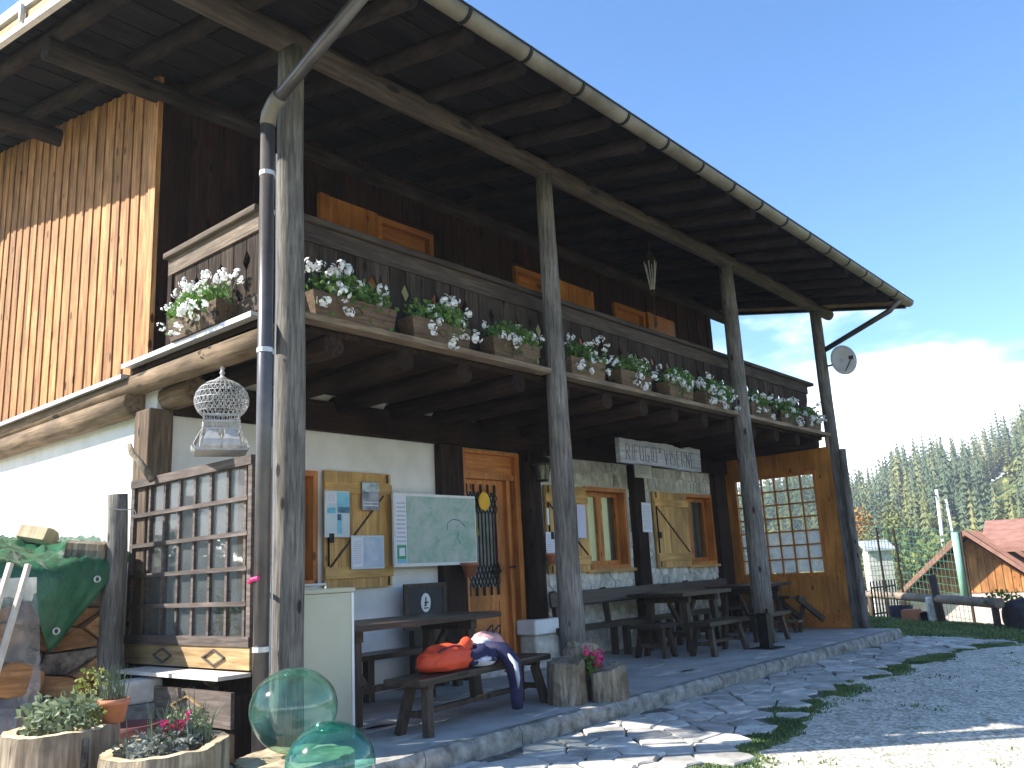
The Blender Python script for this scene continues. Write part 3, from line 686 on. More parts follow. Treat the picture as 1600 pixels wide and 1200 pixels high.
# ------------------------------------------------------------------ windows, shutters, door
def window(op, mull, curt):
    x0, x1, z0, z1 = op; y = WF+.10
    mb = MB(); mb.bb((x0, WF-.012, z0), (x0+.05, WF+.2, z1)).bb((x1-.05, WF-.012, z0), (x1, WF+.2, z1)).bb((x0+.05, WF-.012, z1-.05), (x1-.05, WF+.2, z1)).bb((x0+.05, WF-.03, z0), (x1-.05, WF+.2, z0+.05))
    w = mb.build('window', M['orange'], lodge)
    xm = x0+(x1-x0)*mull
    for a, b_ in ((x0+.051, xm-.002), (xm+.002, x1-.051)):
        if b_-a < .1: continue
        mb = MB(); f = .055
        mb.bb((a, y, z0+.051), (a+f, y+.04, z1-.051)).bb((b_-f, y, z0+.051), (b_, y+.04, z1-.051)).bb((a+f, y, z1-.051-f), (b_-f, y+.04, z1-.051)).bb((a+f, y, z0+.051), (b_-f, y+.04, z0+.051+f)).build('sash', M['orange'], w)
        MB().bb((a+f, y+.018, z0+.051+f), (b_-f, y+.022, z1-.051-f)).build('pane', M['glass'], w)
    for a, b_ in curt:
        mb = MB(); n = 14
        for i in range(n+1):
            xx = a+(b_-a)*i/n; yy = y+.055+.010*math.sin(i*1.9)
            mb.v += [(xx, yy, z0+.06), (xx, yy, z1-.06)]
        mb.f += [(2*i, 2*i+2, 2*i+3, 2*i+1) for i in range(n)]
        mb.build('curtain', M['curtain'], w, True)
    return w
window(WIN0, .5, [(.78, 1.44)]); window(WIN1, .5, [(5.56, 5.94), (5.98, 6.24)]); window(WIN2, .35, [(8.02, 8.30)])
MB().bb((5.45, WF-.06, .94), (6.5, WF-.001, .979)).build('window_sill', M['shutX'], lodge); MB().bb((7.9, WF-.06, .935), (8.8, WF-.001, .969)).build('window_sill', M['shutX'], lodge)
def shutter(x0, x1, z0, z1, flip, y=None, tilt=0):
    y = y or WF-.05; k = 5; w = (x1-x0)/k
    sh = MB().bb((x0+.004, y+.0245, z0+.004), (x1-.004, y+.030, z1-.004)).build('shutter', M['shutX'], lodge)
    for za, zb in ((z1-.20, z1-.105), (z0+.09, z0+.19)): MB().bb((x0, y-.018, za), (x1, y, zb)).build('batten', M['shutX'], sh)
    for i in range(k): MB().bb((x0+w*i+.0015, y+.001, z0), (x0+w*(i+1)-.0015, y+.024, z1)).build('plank', M['shutter'], sh)
    a, b_ = ((x0+.06, z0+.19), (x1-.10, z1-.21)) if flip else ((x0+.05, z1-.21), (x1-.05, z0+.20))
    MB().bar((a[0], y-.006, a[1]), (b_[0], y-.006, b_[1]), .012, .02, (0, 1, 0)).build('brace', M['tleg'], sh)
    for z in (z1-.06, z0+.04): MB().bb((x1-.07 if flip else x0+.03, y-.026, z-.03), (x1-.05 if flip else x0+.05, y-.019, z+.05)).build('hinge', M['iron'], sh)
    MB().bb((x0+.035, y-.02, z0+.2), (x0+.045, y-.002, z1-.2)).box((x0+.05, y-.03, (z0+z1)/2-.08), (.05, .03, .08)).build('latch', M['iron'], sh)
    return sh
shutter(1.54, 2.32, .93, 1.975, True); shutter(4.68, 5.50, .96, 1.98, False); shutter(7.06, 7.97, .955, 1.99, False)
# door
x0, x1, z0, z1 = DOOR; LX0, LX1 = 3.36, 4.04
fr = MB().bb((x0, WF-.05, z0), (LX0, WF+.16, z1)).bb((4.16, WF-.05, z0), (x1, WF+.16, z1)).bb((LX0, WF-.05, 2.27), (4.16, WF+.16, z1)).bb((LX0, WF-.03, 2.0), (4.16, WF+.14, 2.06))
door = fr.build('entrance_door', M['orange'], lodge)
MB().bb((LX0, WF+.0, 2.06), (4.16, WF+.04, 2.27)).build('transom_panel', M['orangeX'], door)
ly = WF+.03
lf = MB().bb((LX0, ly, z0), (3.42, ly+.05, 2.0)).bb((3.90, ly, z0), (4.16, ly+.05, 2.0)).bb((3.42, ly, 1.86), (3.90, ly+.05, 2.0)).bb((3.42, ly, .70), (3.90, ly+.05, .86)).bb((3.42, ly+.015, z0), (3.90, ly+.04, .70)).build('door_leaf', M['orange'], door)
MB().bb((3.47, ly-.005, .16), (3.85, ly+.012, .62)).build('lower_panel', M['orangeX'], door, bev=.01)
MB().bb((4.04, ly-.05, z0), (4.08, ly-.001, 2.0)).build('door_stop', M['orange'], door)
MB().bb((3.42, ly+.03, .86), (3.90, ly+.034, 1.86)).build('pane', glassmat('door_glass', (.75, .78, .78), dust=.5, dustc=(.62, .64, .66)), door)
mb = MB()
gx0, gx1, gz0, gz1 = 3.40, 3.90, .80, 1.90; n = 9; gy = ly-.02
for i in range(n):
    xx = gx0+(gx1-gx0)*(i+.5)/n; mb.bar((xx, gy, 1.10), (xx, gy, 1.62), .011, .011, (0, 1, 0))
    for za, zb in ((1.62, 1.86), (.86, 1.10)):
        dxx = (gx1-gx0)/n
        for q in range(4):
            s_ = 1 if q % 2 == 0 else -1; zq = za+(zb-za)*q/4; ze = za+(zb-za)*(q+1)/4
            for sg in (-1, 1):
                A = (xx+(0 if q % 2 == 0 else sg*dxx/2), gy, zq); B = (xx+(sg*dxx/2 if q % 2 == 0 else 0), gy, ze); mb.bar(A, B, .009, .009, (0, 1, 0))
    if i % 2 == 0:
        for zc in (1.90, .82): mb.box((xx, gy, zc), (.022, .015, .09))
mb.build('iron_grille', M['iron'], door)
MB().box((4.10, ly-.012, 1.02), (.045, .015, .24)).tube([(4.10, ly-.02, 1.06), (4.10, ly-.07, 1.06), (4.0, ly-.075, 1.055)], .010, 6).build('door_handle', M['iron'], door)
# ------------------------------------------------------------------ glazed partition at the far end
PXX = 9.26
py0, py1, pz1 = .02, 1.72, 2.56; gy0, gy1, gz0, gz1 = .30, 1.53, .78, 2.19
par = MB().bb((PXX, gy0-.0, 0.002), (PXX+.05, gy1, gz0)).bb((PXX, py0, .002), (PXX+.05, gy0, pz1)).bb((PXX, gy1, .002), (PXX+.05, py1, pz1)).bb((PXX, gy0, gz1), (PXX+.05, gy1, pz1)).build('partition', M['partition'], lodge)
MB().bb((PXX-.018, gy0-.05, gz1), (PXX-.001, gy1+.05, gz1+.05)).bb((PXX-.018, gy0-.05, gz0-.05), (PXX-.001, gy1+.05, gz0)).bb((PXX-.018, gy0-.05, gz0), (PXX-.001, gy0, gz1)).bb((PXX-.018, gy1, gz0), (PXX-.001, gy1+.05, gz1)).build('casing', M['orange'], par)
MB().bb((PXX-.015, py0+.02, .004), (PXX-.001, py1-.02, .22)).build('skirting', M['orangeX'], par)
nc, nr = 6, 7
for i in range(1, nc): yy = gy0+(gy1-gy0)*i/nc; MB().bb((PXX+.005, yy-.011, gz0), (PXX+.04, yy+.011, gz1)).build('glazing_bar', M['orange'], par)
for j in range(1, nr): zz = gz0+(gz1-gz0)*j/nr; MB().bb((PXX+.008, gy0, zz-.011), (PXX+.037, gy1, zz+.011)).build('glazing_bar', M['orangeX'], par)
for i in range(nc):
    for j in range(nr):
        a, b_ = gy0+(gy1-gy0)*i/nc, gy0+(gy1-gy0)*(i+1)/nc; c, d = gz0+(gz1-gz0)*j/nr, gz0+(gz1-gz0)*(j+1)/nr
        MB().bb((PXX+.020, a+.012, c+.012), (PXX+.024, b_-.012, d-.012)).build('pane', M['glassPd'] if j < 3 else M['glassP'], par)
MB().tube([(9.30, .04, 2.5), (9.30, .04, 2.72)], .03, 8).build('stub', M['ledge'], lodge)
# ------------------------------------------------------------------ glazed trellis screen by the near corner
TX = -.10
tre = MB().bb((TX-.03, .22, 1.755), (TX+.03, 1.84, 1.815)).bb((TX-.03, .22, .635), (TX+.03, 1.84, .695)).bb((TX-.022, .22, .695), (TX+.022, .262, 1.755)).bb((TX-.022, 1.79, .695), (TX+.022, 1.84, 1.755)).build('trellis_screen', M['trel'], lodge)
for z in (1.545, 1.325, 1.108, .893): MB().bb((TX-.026, .262, z-.014), (TX-.003, 1.79, z+.014)).build('rail_bar', M['trel'], tre)
for y in (1.592, 1.372, 1.160, .954, .746, .535, .325): MB().bb((TX-.002, y-.013, .695), (TX+.018, y+.013, 1.755)).build('upright_bar', M['trel'], tre)
ys = [.262, .325, .535, .746, .954, 1.160, 1.372, 1.592, 1.79]; zs = [.695, .893, 1.108, 1.325, 1.545, 1.755]
for i in range(8):
    for j in range(5): MB().bb((TX+.020, ys[i]+.002, zs[j]+.002), (TX+.023, ys[i+1]-.002, zs[j+1]-.002)).build('pane', M['glassT'], tre)
lp = MB().bb((TX-.02, .22, .50), (TX+.01, 1.84, .632)).build('trellis_panel', M['trelp'], lodge)
def diamond(par, x, yc, zc, hy, hz, mat):
    P = [(x, yc-hy, zc), (x, yc, zc+hz), (x, yc+hy, zc), (x, yc, zc-hz)]; mb = MB()
    for i in range(4): mb.bar(P[i], P[(i+1) % 4], .010, .016, (1, 0, 0))
    mb.build('diamond_moulding', mat, par)
diamond(lp, TX-.026, .62, .566, .13, .048, M['trel']); diamond(lp, TX-.026, 1.28, .566, .12, .045, M['trel'])
MB().bb((TX-.24, .20, .465), (TX-.021, 1.5, .488)).build('shelf', M['shelf'], lp)
for y in (.42, 1.2): MB().bar((TX-.19, y, .46), (TX-.03, y, .34), .03, .03).build('bracket', M['trel'], lp)
MB().bb((TX-.01, .20, -.05), (TX+.02, 1.84, .495)).build('base_boards', M['beamZ'], lodge)
lp2 = MB().bb((TX-.20, .12, .20), (TX-.175, 1.10, .40)).build('planter_front', M['trel'], lodge)
diamond(lp2, TX-.206, .60, .30, .19, .06, M['trelp'])
MB().bb((TX-.17, .12, .0), (TX-.012, 1.1, .38)).build('planter_body', M['beamZ'], lodge)
MB().bar((-.42, .05, .03), (-.25, .95, .10), .02, .16).build('leaning_board', M['trel'], lodge)
# ================================================================== things on and around the lodge
# ---- geranium boxes
def petalmesh():
    mb = MB(); rr = random.Random(3)
    for i in range(17):
        d = Vector((rr.gauss(0, 1), rr.gauss(0, 1), rr.gauss(.3, 1))).normalized(); c = Vector((d.x*1.25, d.y*1.25, d.z*.8))*.030*rr.uniform(.55, 1.35)
        u = d.cross(Vector((.3, .5, .8))).normalized(); w = d.cross(u); s_ = .0145*rr.uniform(.8, 1.2)
        k = len(mb.v); n = 5
        for j in range(n): a = j*6.283/n+rr.random(); mb.v.append(tuple(c+u*math.cos(a)*s_+w*math.sin(a)*s_-d*.004*(j % 2)))
        mb.v.append(tuple(c+d*.004)); mb.f += [(k+j, k+(j+1) % n, k+n) for j in range(n)]
    m_ = mb.mesh('flower_head'); m_.materials.append(M['petal']); return m_
PETAL = petalmesh()
def leaves(mb, c, ext, n, size, rnd, hang=0.0, flat=.5):
    for i in range(n):
        while True:
            p = Vector((rnd.uniform(-1, 1), rnd.uniform(-1, 1), rnd.uniform(-.6, 1)))
            if p.length < 1: break
        pos = Vector(c)+Vector((p.x*ext[0], p.y*ext[1], p.z*ext[2])); 
        if hang and rnd.random() < hang: pos.z -= rnd.uniform(0, .16); pos.y -= ext[1]*.6
        nrm = Vector((rnd.gauss(0, 1), rnd.gauss(0, 1), rnd.gauss(flat, .7))).normalized(); u = nrm.cross(Vector((rnd.random(), rnd.random(), rnd.random()+.01))).normalized(); w = nrm.cross(u); s_ = size*rnd.uniform(.6, 1.25)
        k = len(mb.v)
        mb.v += [tuple(pos), tuple(pos+u*s_*.55+w*s_*.35+nrm*s_*.12), tuple(pos+u*s_*1.05), tuple(pos+u*s_*.55-w*s_*.35+nrm*s_*.12)]
        mb.f += [(k, k+1, k+2), (k, k+2, k+3)]
    return mb
def tbox(L_, W_, H, mat, fn=None):
    # tapered trough, open top
    a, b_ = L_/2, W_/2; q = .86; t_ = .014
    V = [(-a*q*1.06, -b_*q, 0), (a*q*1.06, -b_*q, 0), (a*q*1.06, b_*q, 0), (-a*q*1.06, b_*q, 0), (-a, -b_, H), (a, -b_, H), (a, b_, H), (-a, b_, H), (-a+t_, -b_+t_, H), (a-t_, -b_+t_, H), (a-t_, b_-t_, H), (-a+t_, b_-t_, H), (-a+t_, -b_+t_, H-.03), (a-t_, -b_+t_, H-.03), (a-t_, b_-t_, H-.03), (-a+t_, b_-t_, H-.03)]
    F = [(3, 2, 1, 0), (0, 1, 5, 4), (1, 2, 6, 5), (2, 3, 7, 6), (3, 0, 4, 7), (4, 5, 9, 8), (5, 6, 10, 9), (6, 7, 11, 10), (7, 4, 8, 11), (8, 9, 13, 12), (9, 10, 14, 13), (10, 11, 15, 14), (11, 8, 12, 15), (12, 13, 14, 15)]
    return MB().add(V, F)
def flowerbox(x, y, z, L_, label, seed, rz=0, dense=1.0, hangs=.25, nfl=11, wmat='boxw', spread=1.0):
    rnd = random.Random(seed)
    t_ = thing('flower_box', label, 'flower box', (x, y, z), rz, 'flower boxes along the balcony')
    bx_ = tbox(L_, .17, .17, None).build('trough', M[wmat], t_)
    P = [(-.055, 0), (0, .032), (.055, 0), (0, -.032)]; mb = MB()
    for i in range(4): mb.bar((P[i][0], -.083, .085+P[i][1]), (P[(i+1) % 4][0], -.083, .085+P[(i+1) % 4][1]), .006, .008, (0, 1, 0))
    mb.build('diamond_moulding', M['tleg'], t_)
    MB().bb((-L_/2+.02, -.065, .12), (L_/2-.02, .065, .148)).build('soil', M['soil'], t_)
    fo = MB(); leaves(fo, (0, -.02, .225), (L_*.52*spread, .12, .115), int(420*dense*L_/.6), .044, rnd, hangs*.7)
    leaves(fo, (rnd.uniform(-.15, .15), -.02, .25), (L_*.22, .09, .08), int(70*dense), .04, rnd, 0)
    st = fo.build('foliage', M['leaf'], t_)
    for i in range(int(nfl*1.6)):
        u = rnd.uniform(-1, 1)*.5*L_*1.12*spread; v = rnd.uniform(-.13, .05); h = rnd.choice([rnd.uniform(.26, .38), rnd.uniform(.20, .32), rnd.uniform(.14, .26), rnd.uniform(.0, .16)])
        if h < .17: v = -.12-rnd.random()*.06
        s_ = rnd.uniform(.75, 1.35)
        inst('flower_head', PETAL, t_, (u, v, h), (rnd.random()*6, rnd.random()*6, 0), (s_, s_, s_))
        MB().tube([(u*.7, v*.4, .15), (u, v, h-.02)], .0025, 3, False).build('stalk', M['leaf'], t_)
    return t_
FB = [(.545, .75, 'white geranium box in a sun patch beside the downpipe, first on the balcony front', 21, 1.15, .2, 12),
      (1.39, .64, 'white geranium box, second on the balcony front from the downpipe', 22, 1.0, .2, 10),
      (2.28, .62, 'white geranium box just left of the second porch post', 23, 1.0, .25, 9),
      (3.32, .56, 'white geranium box just right of the second porch post', 24, .9, .2, 11),
      (4.15, .58, 'white geranium box with a clear diamond on its front, above the lantern bracket', 25, .85, .15, 8),
      (5.05, .52, 'white geranium box overgrown with green, above the left end of the carved name board', 26, 1.35, .4, 8),
      (5.90, .66, 'trailing white geranium box above the right half of the carved name board', 27, 1.4, .6, 16),
      (7.05, .58, 'white geranium box just right of the third porch post', 28, .9, .25, 10),
      (7.90, .56, 'white geranium box, middle one of the three between the last two posts', 29, 1.1, .3, 9),
      (8.75, .54, 'white geranium box at the far end of the balcony next to the last post', 30, .9, .25, 9)]
for x, L_, lab, sd, dn, hg, nf in FB: flowerbox(x, .065, 2.754, L_, lab, sd, 0, dn, hg, nf)
flowerbox(-.16, .82, 2.73, .66, 'sunlit white geranium box on the side of the balcony above the wire cage', 31, -math.pi/2, 1.3, .3, 22, 'boxw', 1.15)

# ---- wire birdcage hanging under the side log
CX, CY, CZ = -.10, .635, 1.875
cage = thing('birdcage', 'white domed wire birdcage hanging above the glazed trellis', 'birdcage', (CX, CY, CZ), -.5)
mb = MB(); rd, zc = .178, .36
def dome(phi): return rd*math.cos(phi)*(1 if phi > 0 else 1), zc+rd*.82*math.sin(phi)
for k in range(30):
    a = 2*math.pi*k/30; mb.tube([(dome(p)[0]*math.cos(a), dome(p)[0]*math.sin(a), dome(p)[1]) for p in [-.85+.2*i for i in range(13)]], .0022, 3, False)
for p in (-.85, -.55, -.25, .05, .35, .65, .95, 1.25):
    r_, z_ = dome(p); mb.tube([(r_*math.cos(2*math.pi*k/28), r_*math.sin(2*math.pi*k/28), z_) for k in range(29)], .003, 3, False)
for p in (-.4, -.1, .2, .5):
    for k in range(60):
        a = 2*math.pi*k/60; b_ = 2*math.pi*(k+1)/60; pa, pb = (p-.14, p+.14) if k % 2 else (p+.14, p-.14)
        A, B = dome(pa), dome(pb); mb.bar((A[0]*math.cos(a), A[0]*math.sin(a), A[1]), (B[0]*math.cos(b_), B[0]*math.sin(b_), B[1]), .003, .003)
mb.build('wire_dome', M['wire'], cage)
MB().lathe([(.0, .500), (.05, .508), (.03, .52), (.013, .53), (.012, .545), (.02, .555), (.012, .565), (.012, .58), (.019, .59), (.011, .60), (.013, .625), (0, .63)], 10).build('finial', M['wire'], cage, True)
mb = MB(); mb.tube([(.016*math.cos(a), 0, .645+.016*math.sin(a)) for a in [i*.7 for i in range(10)]], .003, 4); mb.tube([(0, 0, .66), (0, 0, .70)], .002, 4); mb.build('hook', M['iron'], cage)
mb = MB()
for sx_ in (-1, 1):
    for ax in (0, 1):
        for k in range(9):
            u = -.115+.23*k/8
            P = [(.118, .20), (.122, .15), (.150, .095), (.172, .05), (.165, .02)]
            pts_ = [((sx_*r_, u*(1 if i < 2 else 1.15), z_) if ax == 0 else (u*(1 if i < 2 else 1.15), sx_*r_, z_)) for i, (r_, z_) in enumerate(P)]
            mb.tube(pts_, .0028, 3, False)
        for z_, r_ in ((.20, .118), (.15, .122), (.245, .112)):
            A = (sx_*r_, -.118, z_) if ax == 0 else (-.118, sx_*r_, z_); B = (sx_*r_, .118, z_) if ax == 0 else (.118, sx_*r_, z_); mb.bar(A, B, .006, .012)
        for k in range(15):
            u = -.11+.22*k/14; A = (sx_*.115, u, .15) if ax == 0 else (u, sx_*.115, .15); B = (A[0], A[1], .245); mb.bar(A, B, .003, .003)
mb.build('wire_body', M['wire'], cage)
mb = MB()
for sx_ in (-1, 1):
    for ax in (0, 1):
        for off in (-.06, .06):
            prof = [(.128, .14), (.165, .075), (.180, .03), (.165, .012)]
            for i in range(3):
                (ra, za), (rb_, zb) = prof[i], prof[i+1]; w = (.030, .052, .058, .05)
                q = [(ra, off-w[i], za), (ra, off+w[i], za), (rb_, off+w[i+1], zb), (rb_, off-w[i+1], zb)]
                mb.add([(sx_*a, b_, c) if ax == 0 else (b_, sx_*a, c) for a, b_, c in q], [(0, 1, 2, 3)])
mb.build('flared_skirt', M['wire'], cage)
MB().bb((-.165, -.165, 0), (.165, .165, .012)).bb((-.15, -.15, .012), (.15, .15, .028)).build('tray', M['wire'], cage)
MB().box((-.178, .06, .04), (.024, .07, .04)).build('feeder', M['white'], cage)

# ---- wind chime
wc = thing('wind_chime', 'small shell wind chime hanging from the eaves in the third bay', 'wind chime', (5.50, .5, 3.78), .3)
MB().tube([(0, 0, .98), (0, 0, 1.09), (.01, 0, 1.12)], .005, 5).build('hook', M['iron'], wc)
MB().lathe([(.001, .98), (.035, .94), (.066, .86), (.08, .815), (.07, .81)], 10).build('cap', M['rail'], wc)
mb = MB()
for k in range(6): a = k*1.047; mb.tube([(.075*math.cos(a), .075*math.sin(a), .82), (.022*math.cos(a), .022*math.sin(a), .46)], .006, 5)
mb.build('chime_rod', M['wire'], wc)
MB().lathe([(.001, .475), (.03, .46), (.045, .43), (.035, .40), (.005, .385)], 8).build('clapper', M['rail'], wc)
MB().tube([(0, 0, .40), (.01, 0, .25)], .006, 4).add([(.01, 0, .25), (-.03, .01, .0), (.0, 0, -.02), (.055, -.01, .04)], [(0, 1, 2), (0, 2, 3)]).build('pendant', M['rail'], wc)

# ---- carved name board
sg = thing('name_board', 'long grey weathered board carved RIFUGIO hanging above the terrace', 'sign', (6.02, .9, 2.165), -.01)
mb = MB(); n = 30; V = []
for i in range(n+1):
    x = -.925+1.85*i/n; zt = .292+.016*noise.noise(Vector((x*5, 0, 3)))+.012*noise.noise(Vector((x*14, 0, 3))); zb = .008+.016*noise.noise(Vector((x*5, 9, 3))) - (.02 if x > .2 else 0)
    zt -= .03*sst(.2, .5, x)*sst(.62, .5, x); xo = .02*(1 if i == n else 0)
    V += [(x, -.03, zb), (x+xo, -.03, zt), (x+xo, .03, zt+.006), (x, .03, zb)]
F = []
for i in range(n):
    for k in range(4): F.append((i*4+k, i*4+(k+1) % 4, i*4+4+(k+1) % 4, i*4+4+k))
F += [(0, 1, 2, 3), (n*4+3, n*4+2, n*4+1, n*4)]
o = mb.add(V, F).build('board', M['sign'], sg); fixn(o)
M['ink'] = nmat('carved_letters', (.14, .14, .15), (.23, .23, .24), 12, .95, 0, .01, 0)
def letters(txt, x, z, h, sxx, y, par, mat, name, rot=math.pi/2, gapw=None, depth=.004):
    cu = bpy.data.curves.new(name, 'FONT'); cu.body = txt; cu.size = h/.7; cu.extrude = depth; cu.space_character = 1.05
    ob = bpy.data.objects.new(name, cu); COL.objects.link(ob); dg = bpy.context.evaluated_depsgraph_get(); dg.update()
    me = bpy.data.meshes.new_from_object(ob.evaluated_get(dg)); bpy.data.objects.remove(ob); me.materials.clear(); me.materials.append(mat)
    o = inst(name, me, par, (x, y, z), (rot, 0, 0), (sxx, 1, 1)); return o
import unicodedata
# thin carved strokes: every letter is a handful of grooves
STK = {'R': [(0, 0, 0, 1), (0, 1, .8, .95), (.8, .95, .8, .6), (.8, .6, 0, .52), (.25, .5, .9, 0)], 'I': [(.4, 0, .4, 1)], 'F': [(0, 0, 0, 1), (0, 1, .85, .97), (0, .55, .6, .55)],
       'U': [(0, 1, 0, .08), (0, .08, .8, 0), (.8, 0, .8, 1)], 'G': [(.85, .9, .1, 1), (.1, 1, 0, .05), (0, .05, .8, 0), (.8, 0, .8, .42), (.8, .42, .45, .42)], 'O': [(0, .05, .05, 1), (.05, 1, .8, .95), (.8, .95, .8, 0), (.8, 0, 0, .05)],
       '*': [(.1, .72, .7, .95), (.1, .95, .7, .72), (.4, .65, .4, 1)], 'V': [(0, 1, .42, 0), (.42, 0, .85, 1)], 'S': [(.8, .95, .05, .9), (.05, .9, .1, .55), (.1, .55, .8, .5), (.8, .5, .7, .05), (.7, .05, 0, .02)],
       'E': [(0, 0, 0, 1), (0, 1, .8, .97), (0, .52, .6, .52), (0, 0, .8, .03)], 'N': [(0, 0, 0, 1), (0, 1, .8, 0), (.8, 0, .8, 1)]}
x = -.80
for ch in 'RIFUGIO*VISERNE':
    w = .05 if ch == 'I' else .086; mb = MB(); h = .19
    z0 = .045-.012*(x > 0)
    for a, b_, c, d in STK[ch]: mb.bar((x+a*w, -.0325, z0+b_*h), (x+c*w, -.0325, z0+d*h), .010, .006, (0, 1, 0))
    mb.build('letter', M['ink'], sg); x += w+.030-(.02 if ch == 'I' else 0)+(.012 if ch in 'O*' else 0)
mb = MB()
mb.tube([(-.62, 0, .28), (-.68, .02, .52)], .006, 5); mb.tube([(.50, 0, .27), (.58, .02, .52)], .006, 5); mb.build('chain', M['iron'], sg)
# print material for notices: rows of fine grey text
def printmat(name, base, ink, rows, box=None, cols=26):
    m, t, b = newmat(name); lk = t.links.new; c = node(t, 'ShaderNodeTexCoord'); s = node(t, 'ShaderNodeSeparateXYZ'); lk(c.outputs['Generated'], s.inputs[0])
    def mth(op, a, bb=None):
        q = node(t, 'ShaderNodeMath', operation=op)
        for i, v in enumerate((a, bb)):
            if v is None: continue
            if isinstance(v, (int, float)): q.inputs[i].default_value = v
            else: lk(v, q.inputs[i])
        return q.outputs[0]
    fr_ = mth('FRACT', mth('MULTIPLY', s.outputs['Z'], rows)); line = mth('LESS_THAN', fr_, .42)
    cv = node(t, 'ShaderNodeCombineXYZ'); lk(mth('MULTIPLY', s.outputs['X'], cols), cv.inputs[0]); lk(mth('FLOOR', mth('MULTIPLY', s.outputs['Z'], rows)), cv.inputs[1])
    nz_ = node(t, 'ShaderNodeTexNoise', Scale=1.0, Detail=2); lk(cv.outputs[0], nz_.inputs['Vector']); wd = mth('GREATER_THAN', nz_.outputs['Fac'], .46)
    inx = mth('MULTIPLY', mth('GREATER_THAN', s.outputs['X'], .1), mth('LESS_THAN', s.outputs['X'], .9)); inz = mth('MULTIPLY', mth('GREATER_THAN', s.outputs['Z'], .1), mth('LESS_THAN', s.outputs['Z'], .9))
    fac = mth('MULTIPLY', mth('MULTIPLY', line, wd), mth('MULTIPLY', inx, inz)); mxn = node(t, 'ShaderNodeMix', data_type='RGBA'); mxn.inputs[6].default_value = (*base, 1); mxn.inputs[7].default_value = (*ink, 1); lk(fac, mxn.inputs['Factor'])
    lk(mxn.outputs[2], b.inputs['Base Color']); b.inputs['Roughness'].default_value = .7; return m
M['print'] = printmat('printed_notice', (.74, .75, .82), (.42, .43, .5), 16)
M['printw'] = printmat('printed_plate', (.70, .69, .64), (.4, .4, .38), 7)
def sheet(name, x0, x1, z0, z1, y, mat, label, cat, th=.003, tilt=0.0, group=None):
    w, h = x1-x0, z1-z0; o = MB().box((0, 0, h/2), (w, th, h)).build(name, mat, None, loc=((x0+x1)/2, y, z0)); o.rotation_euler.y = tilt; return tag(o, label, cat, group)
pl = thing('plaque', 'small white framed plaque just under the carved name board', 'plaque', (6.74, 1.62, 2.15))
MB().box((0, 0, .1), (.40, .02, .20)).build('frame', M['white'], pl); MB().box((0, -.013, .1), (.33, .004, .14)).build('plate', M['printw'], pl)
sheet('notice', 6.64, 6.87, 1.43, 1.82, 1.632, M['print'], 'white sheet of small print pinned to the dark post between the stone panels', 'notice', tilt=.03)
sheet('notice', 5.23, 5.40, 1.36, 1.76, 1.655, nmat('lilac_paper', (.56, .56, .74), (.64, .64, .8), 3, .8, 0, .01, 0), 'pale lilac sheet on the shutter just right of the second porch post', 'notice', tilt=.02)
nt_ = sheet('notice', 4.60, 4.82, 1.09, 1.43, 1.655, M['print'], 'white leaflet on the shutter just left of the second porch post', 'notice', tilt=.03)
sheet('thermometer', 4.48, 4.515, 1.50, 1.69, 1.52, M['white'], 'narrow white thermometer on the round log right of the door', 'thermometer', .012)
# ---- posters on the first shutter
M['blue'] = nmat('poster_blue', (.10, .42, .60), (.30, .62, .74), 5, .7, 0, .01, 0); M['navy'] = nmat('poster_navy', (.03, .09, .16), (.10, .25, .36), 12, .7, 0, .01, 0); M['ppw'] = nmat('poster_white', (.50, .60, .64), (.62, .70, .73), 6, .7, 0, .01, 0)
YS = 1.655
ps = thing('poster', 'tall pale blue photo poster at the left of the honey wooden shutter', 'poster', (1.655, YS, 1.38))
MB().box((0, 0, .205), (.275, .004, .41)).build('sheet', M['ppw'], ps)
MB().bb((0, -.004, .27), (.135, -.0025, .40)).build('sky_picture', M['blue'], ps); MB().bb((.002, -.004, .215), (.135, -.0025, .268)).build('ridge_picture', M['navy'], ps); MB().bb((-.11, -.004, .21), (-.02, -.0025, .26)).build('small_picture', M['blue'], ps); MB().bb((.0, -.004, .03), (.05, -.0025, .20)).build('figure_picture', M['blue'], ps); MB().bb((.0, -.0055, .15), (.04, -.0041, .205)).build('dark_picture', M['navy'], ps)
MB().bb((-.12, -.004, .30), (-.015, -.0025, .39)).build('print', M['print'], ps)
ps = thing('poster', 'small dark grey mountain poster at the top right of the honey shutter', 'poster', (2.035, YS-.006, 1.625))
MB().box((0, 0, .13), (.205, .004, .26)).build('sheet', nmat('poster_grey', (.10, .11, .14), (.42, .45, .50), 7, .7, 0, .01, 0), ps)
MB().bb((-.10, -.004, .17), (.10, -.0025, .255)).build('sky_picture', nmat('poster_sky', (.08, .12, .16), (.55, .66, .66), 9, .7, 0, .01, 0), ps)
MB().bb((-.09, -.004, .04), (.09, -.0025, .048)).bb((-.09, -.004, .07), (.09, -.0025, .076)).build('print', M['paper'], ps)
ps = thing('poster', 'square pale map sheet low on the honey wooden shutter', 'poster', (2.0, YS, 1.095))
MB().box((0, 0, .15), (.385, .004, .30)).build('sheet', M['ppw'], ps)
MB().bb((-.05, -.004, .015), (.18, -.0025, .285)).build('map_picture', nmat('pale_map', (.34, .46, .62), (.58, .64, .72), 7, .6, 0, .01, 0), ps); MB().bb((-.18, -.004, .02), (-.06, -.0025, .28)).build('print', M['print'], ps)
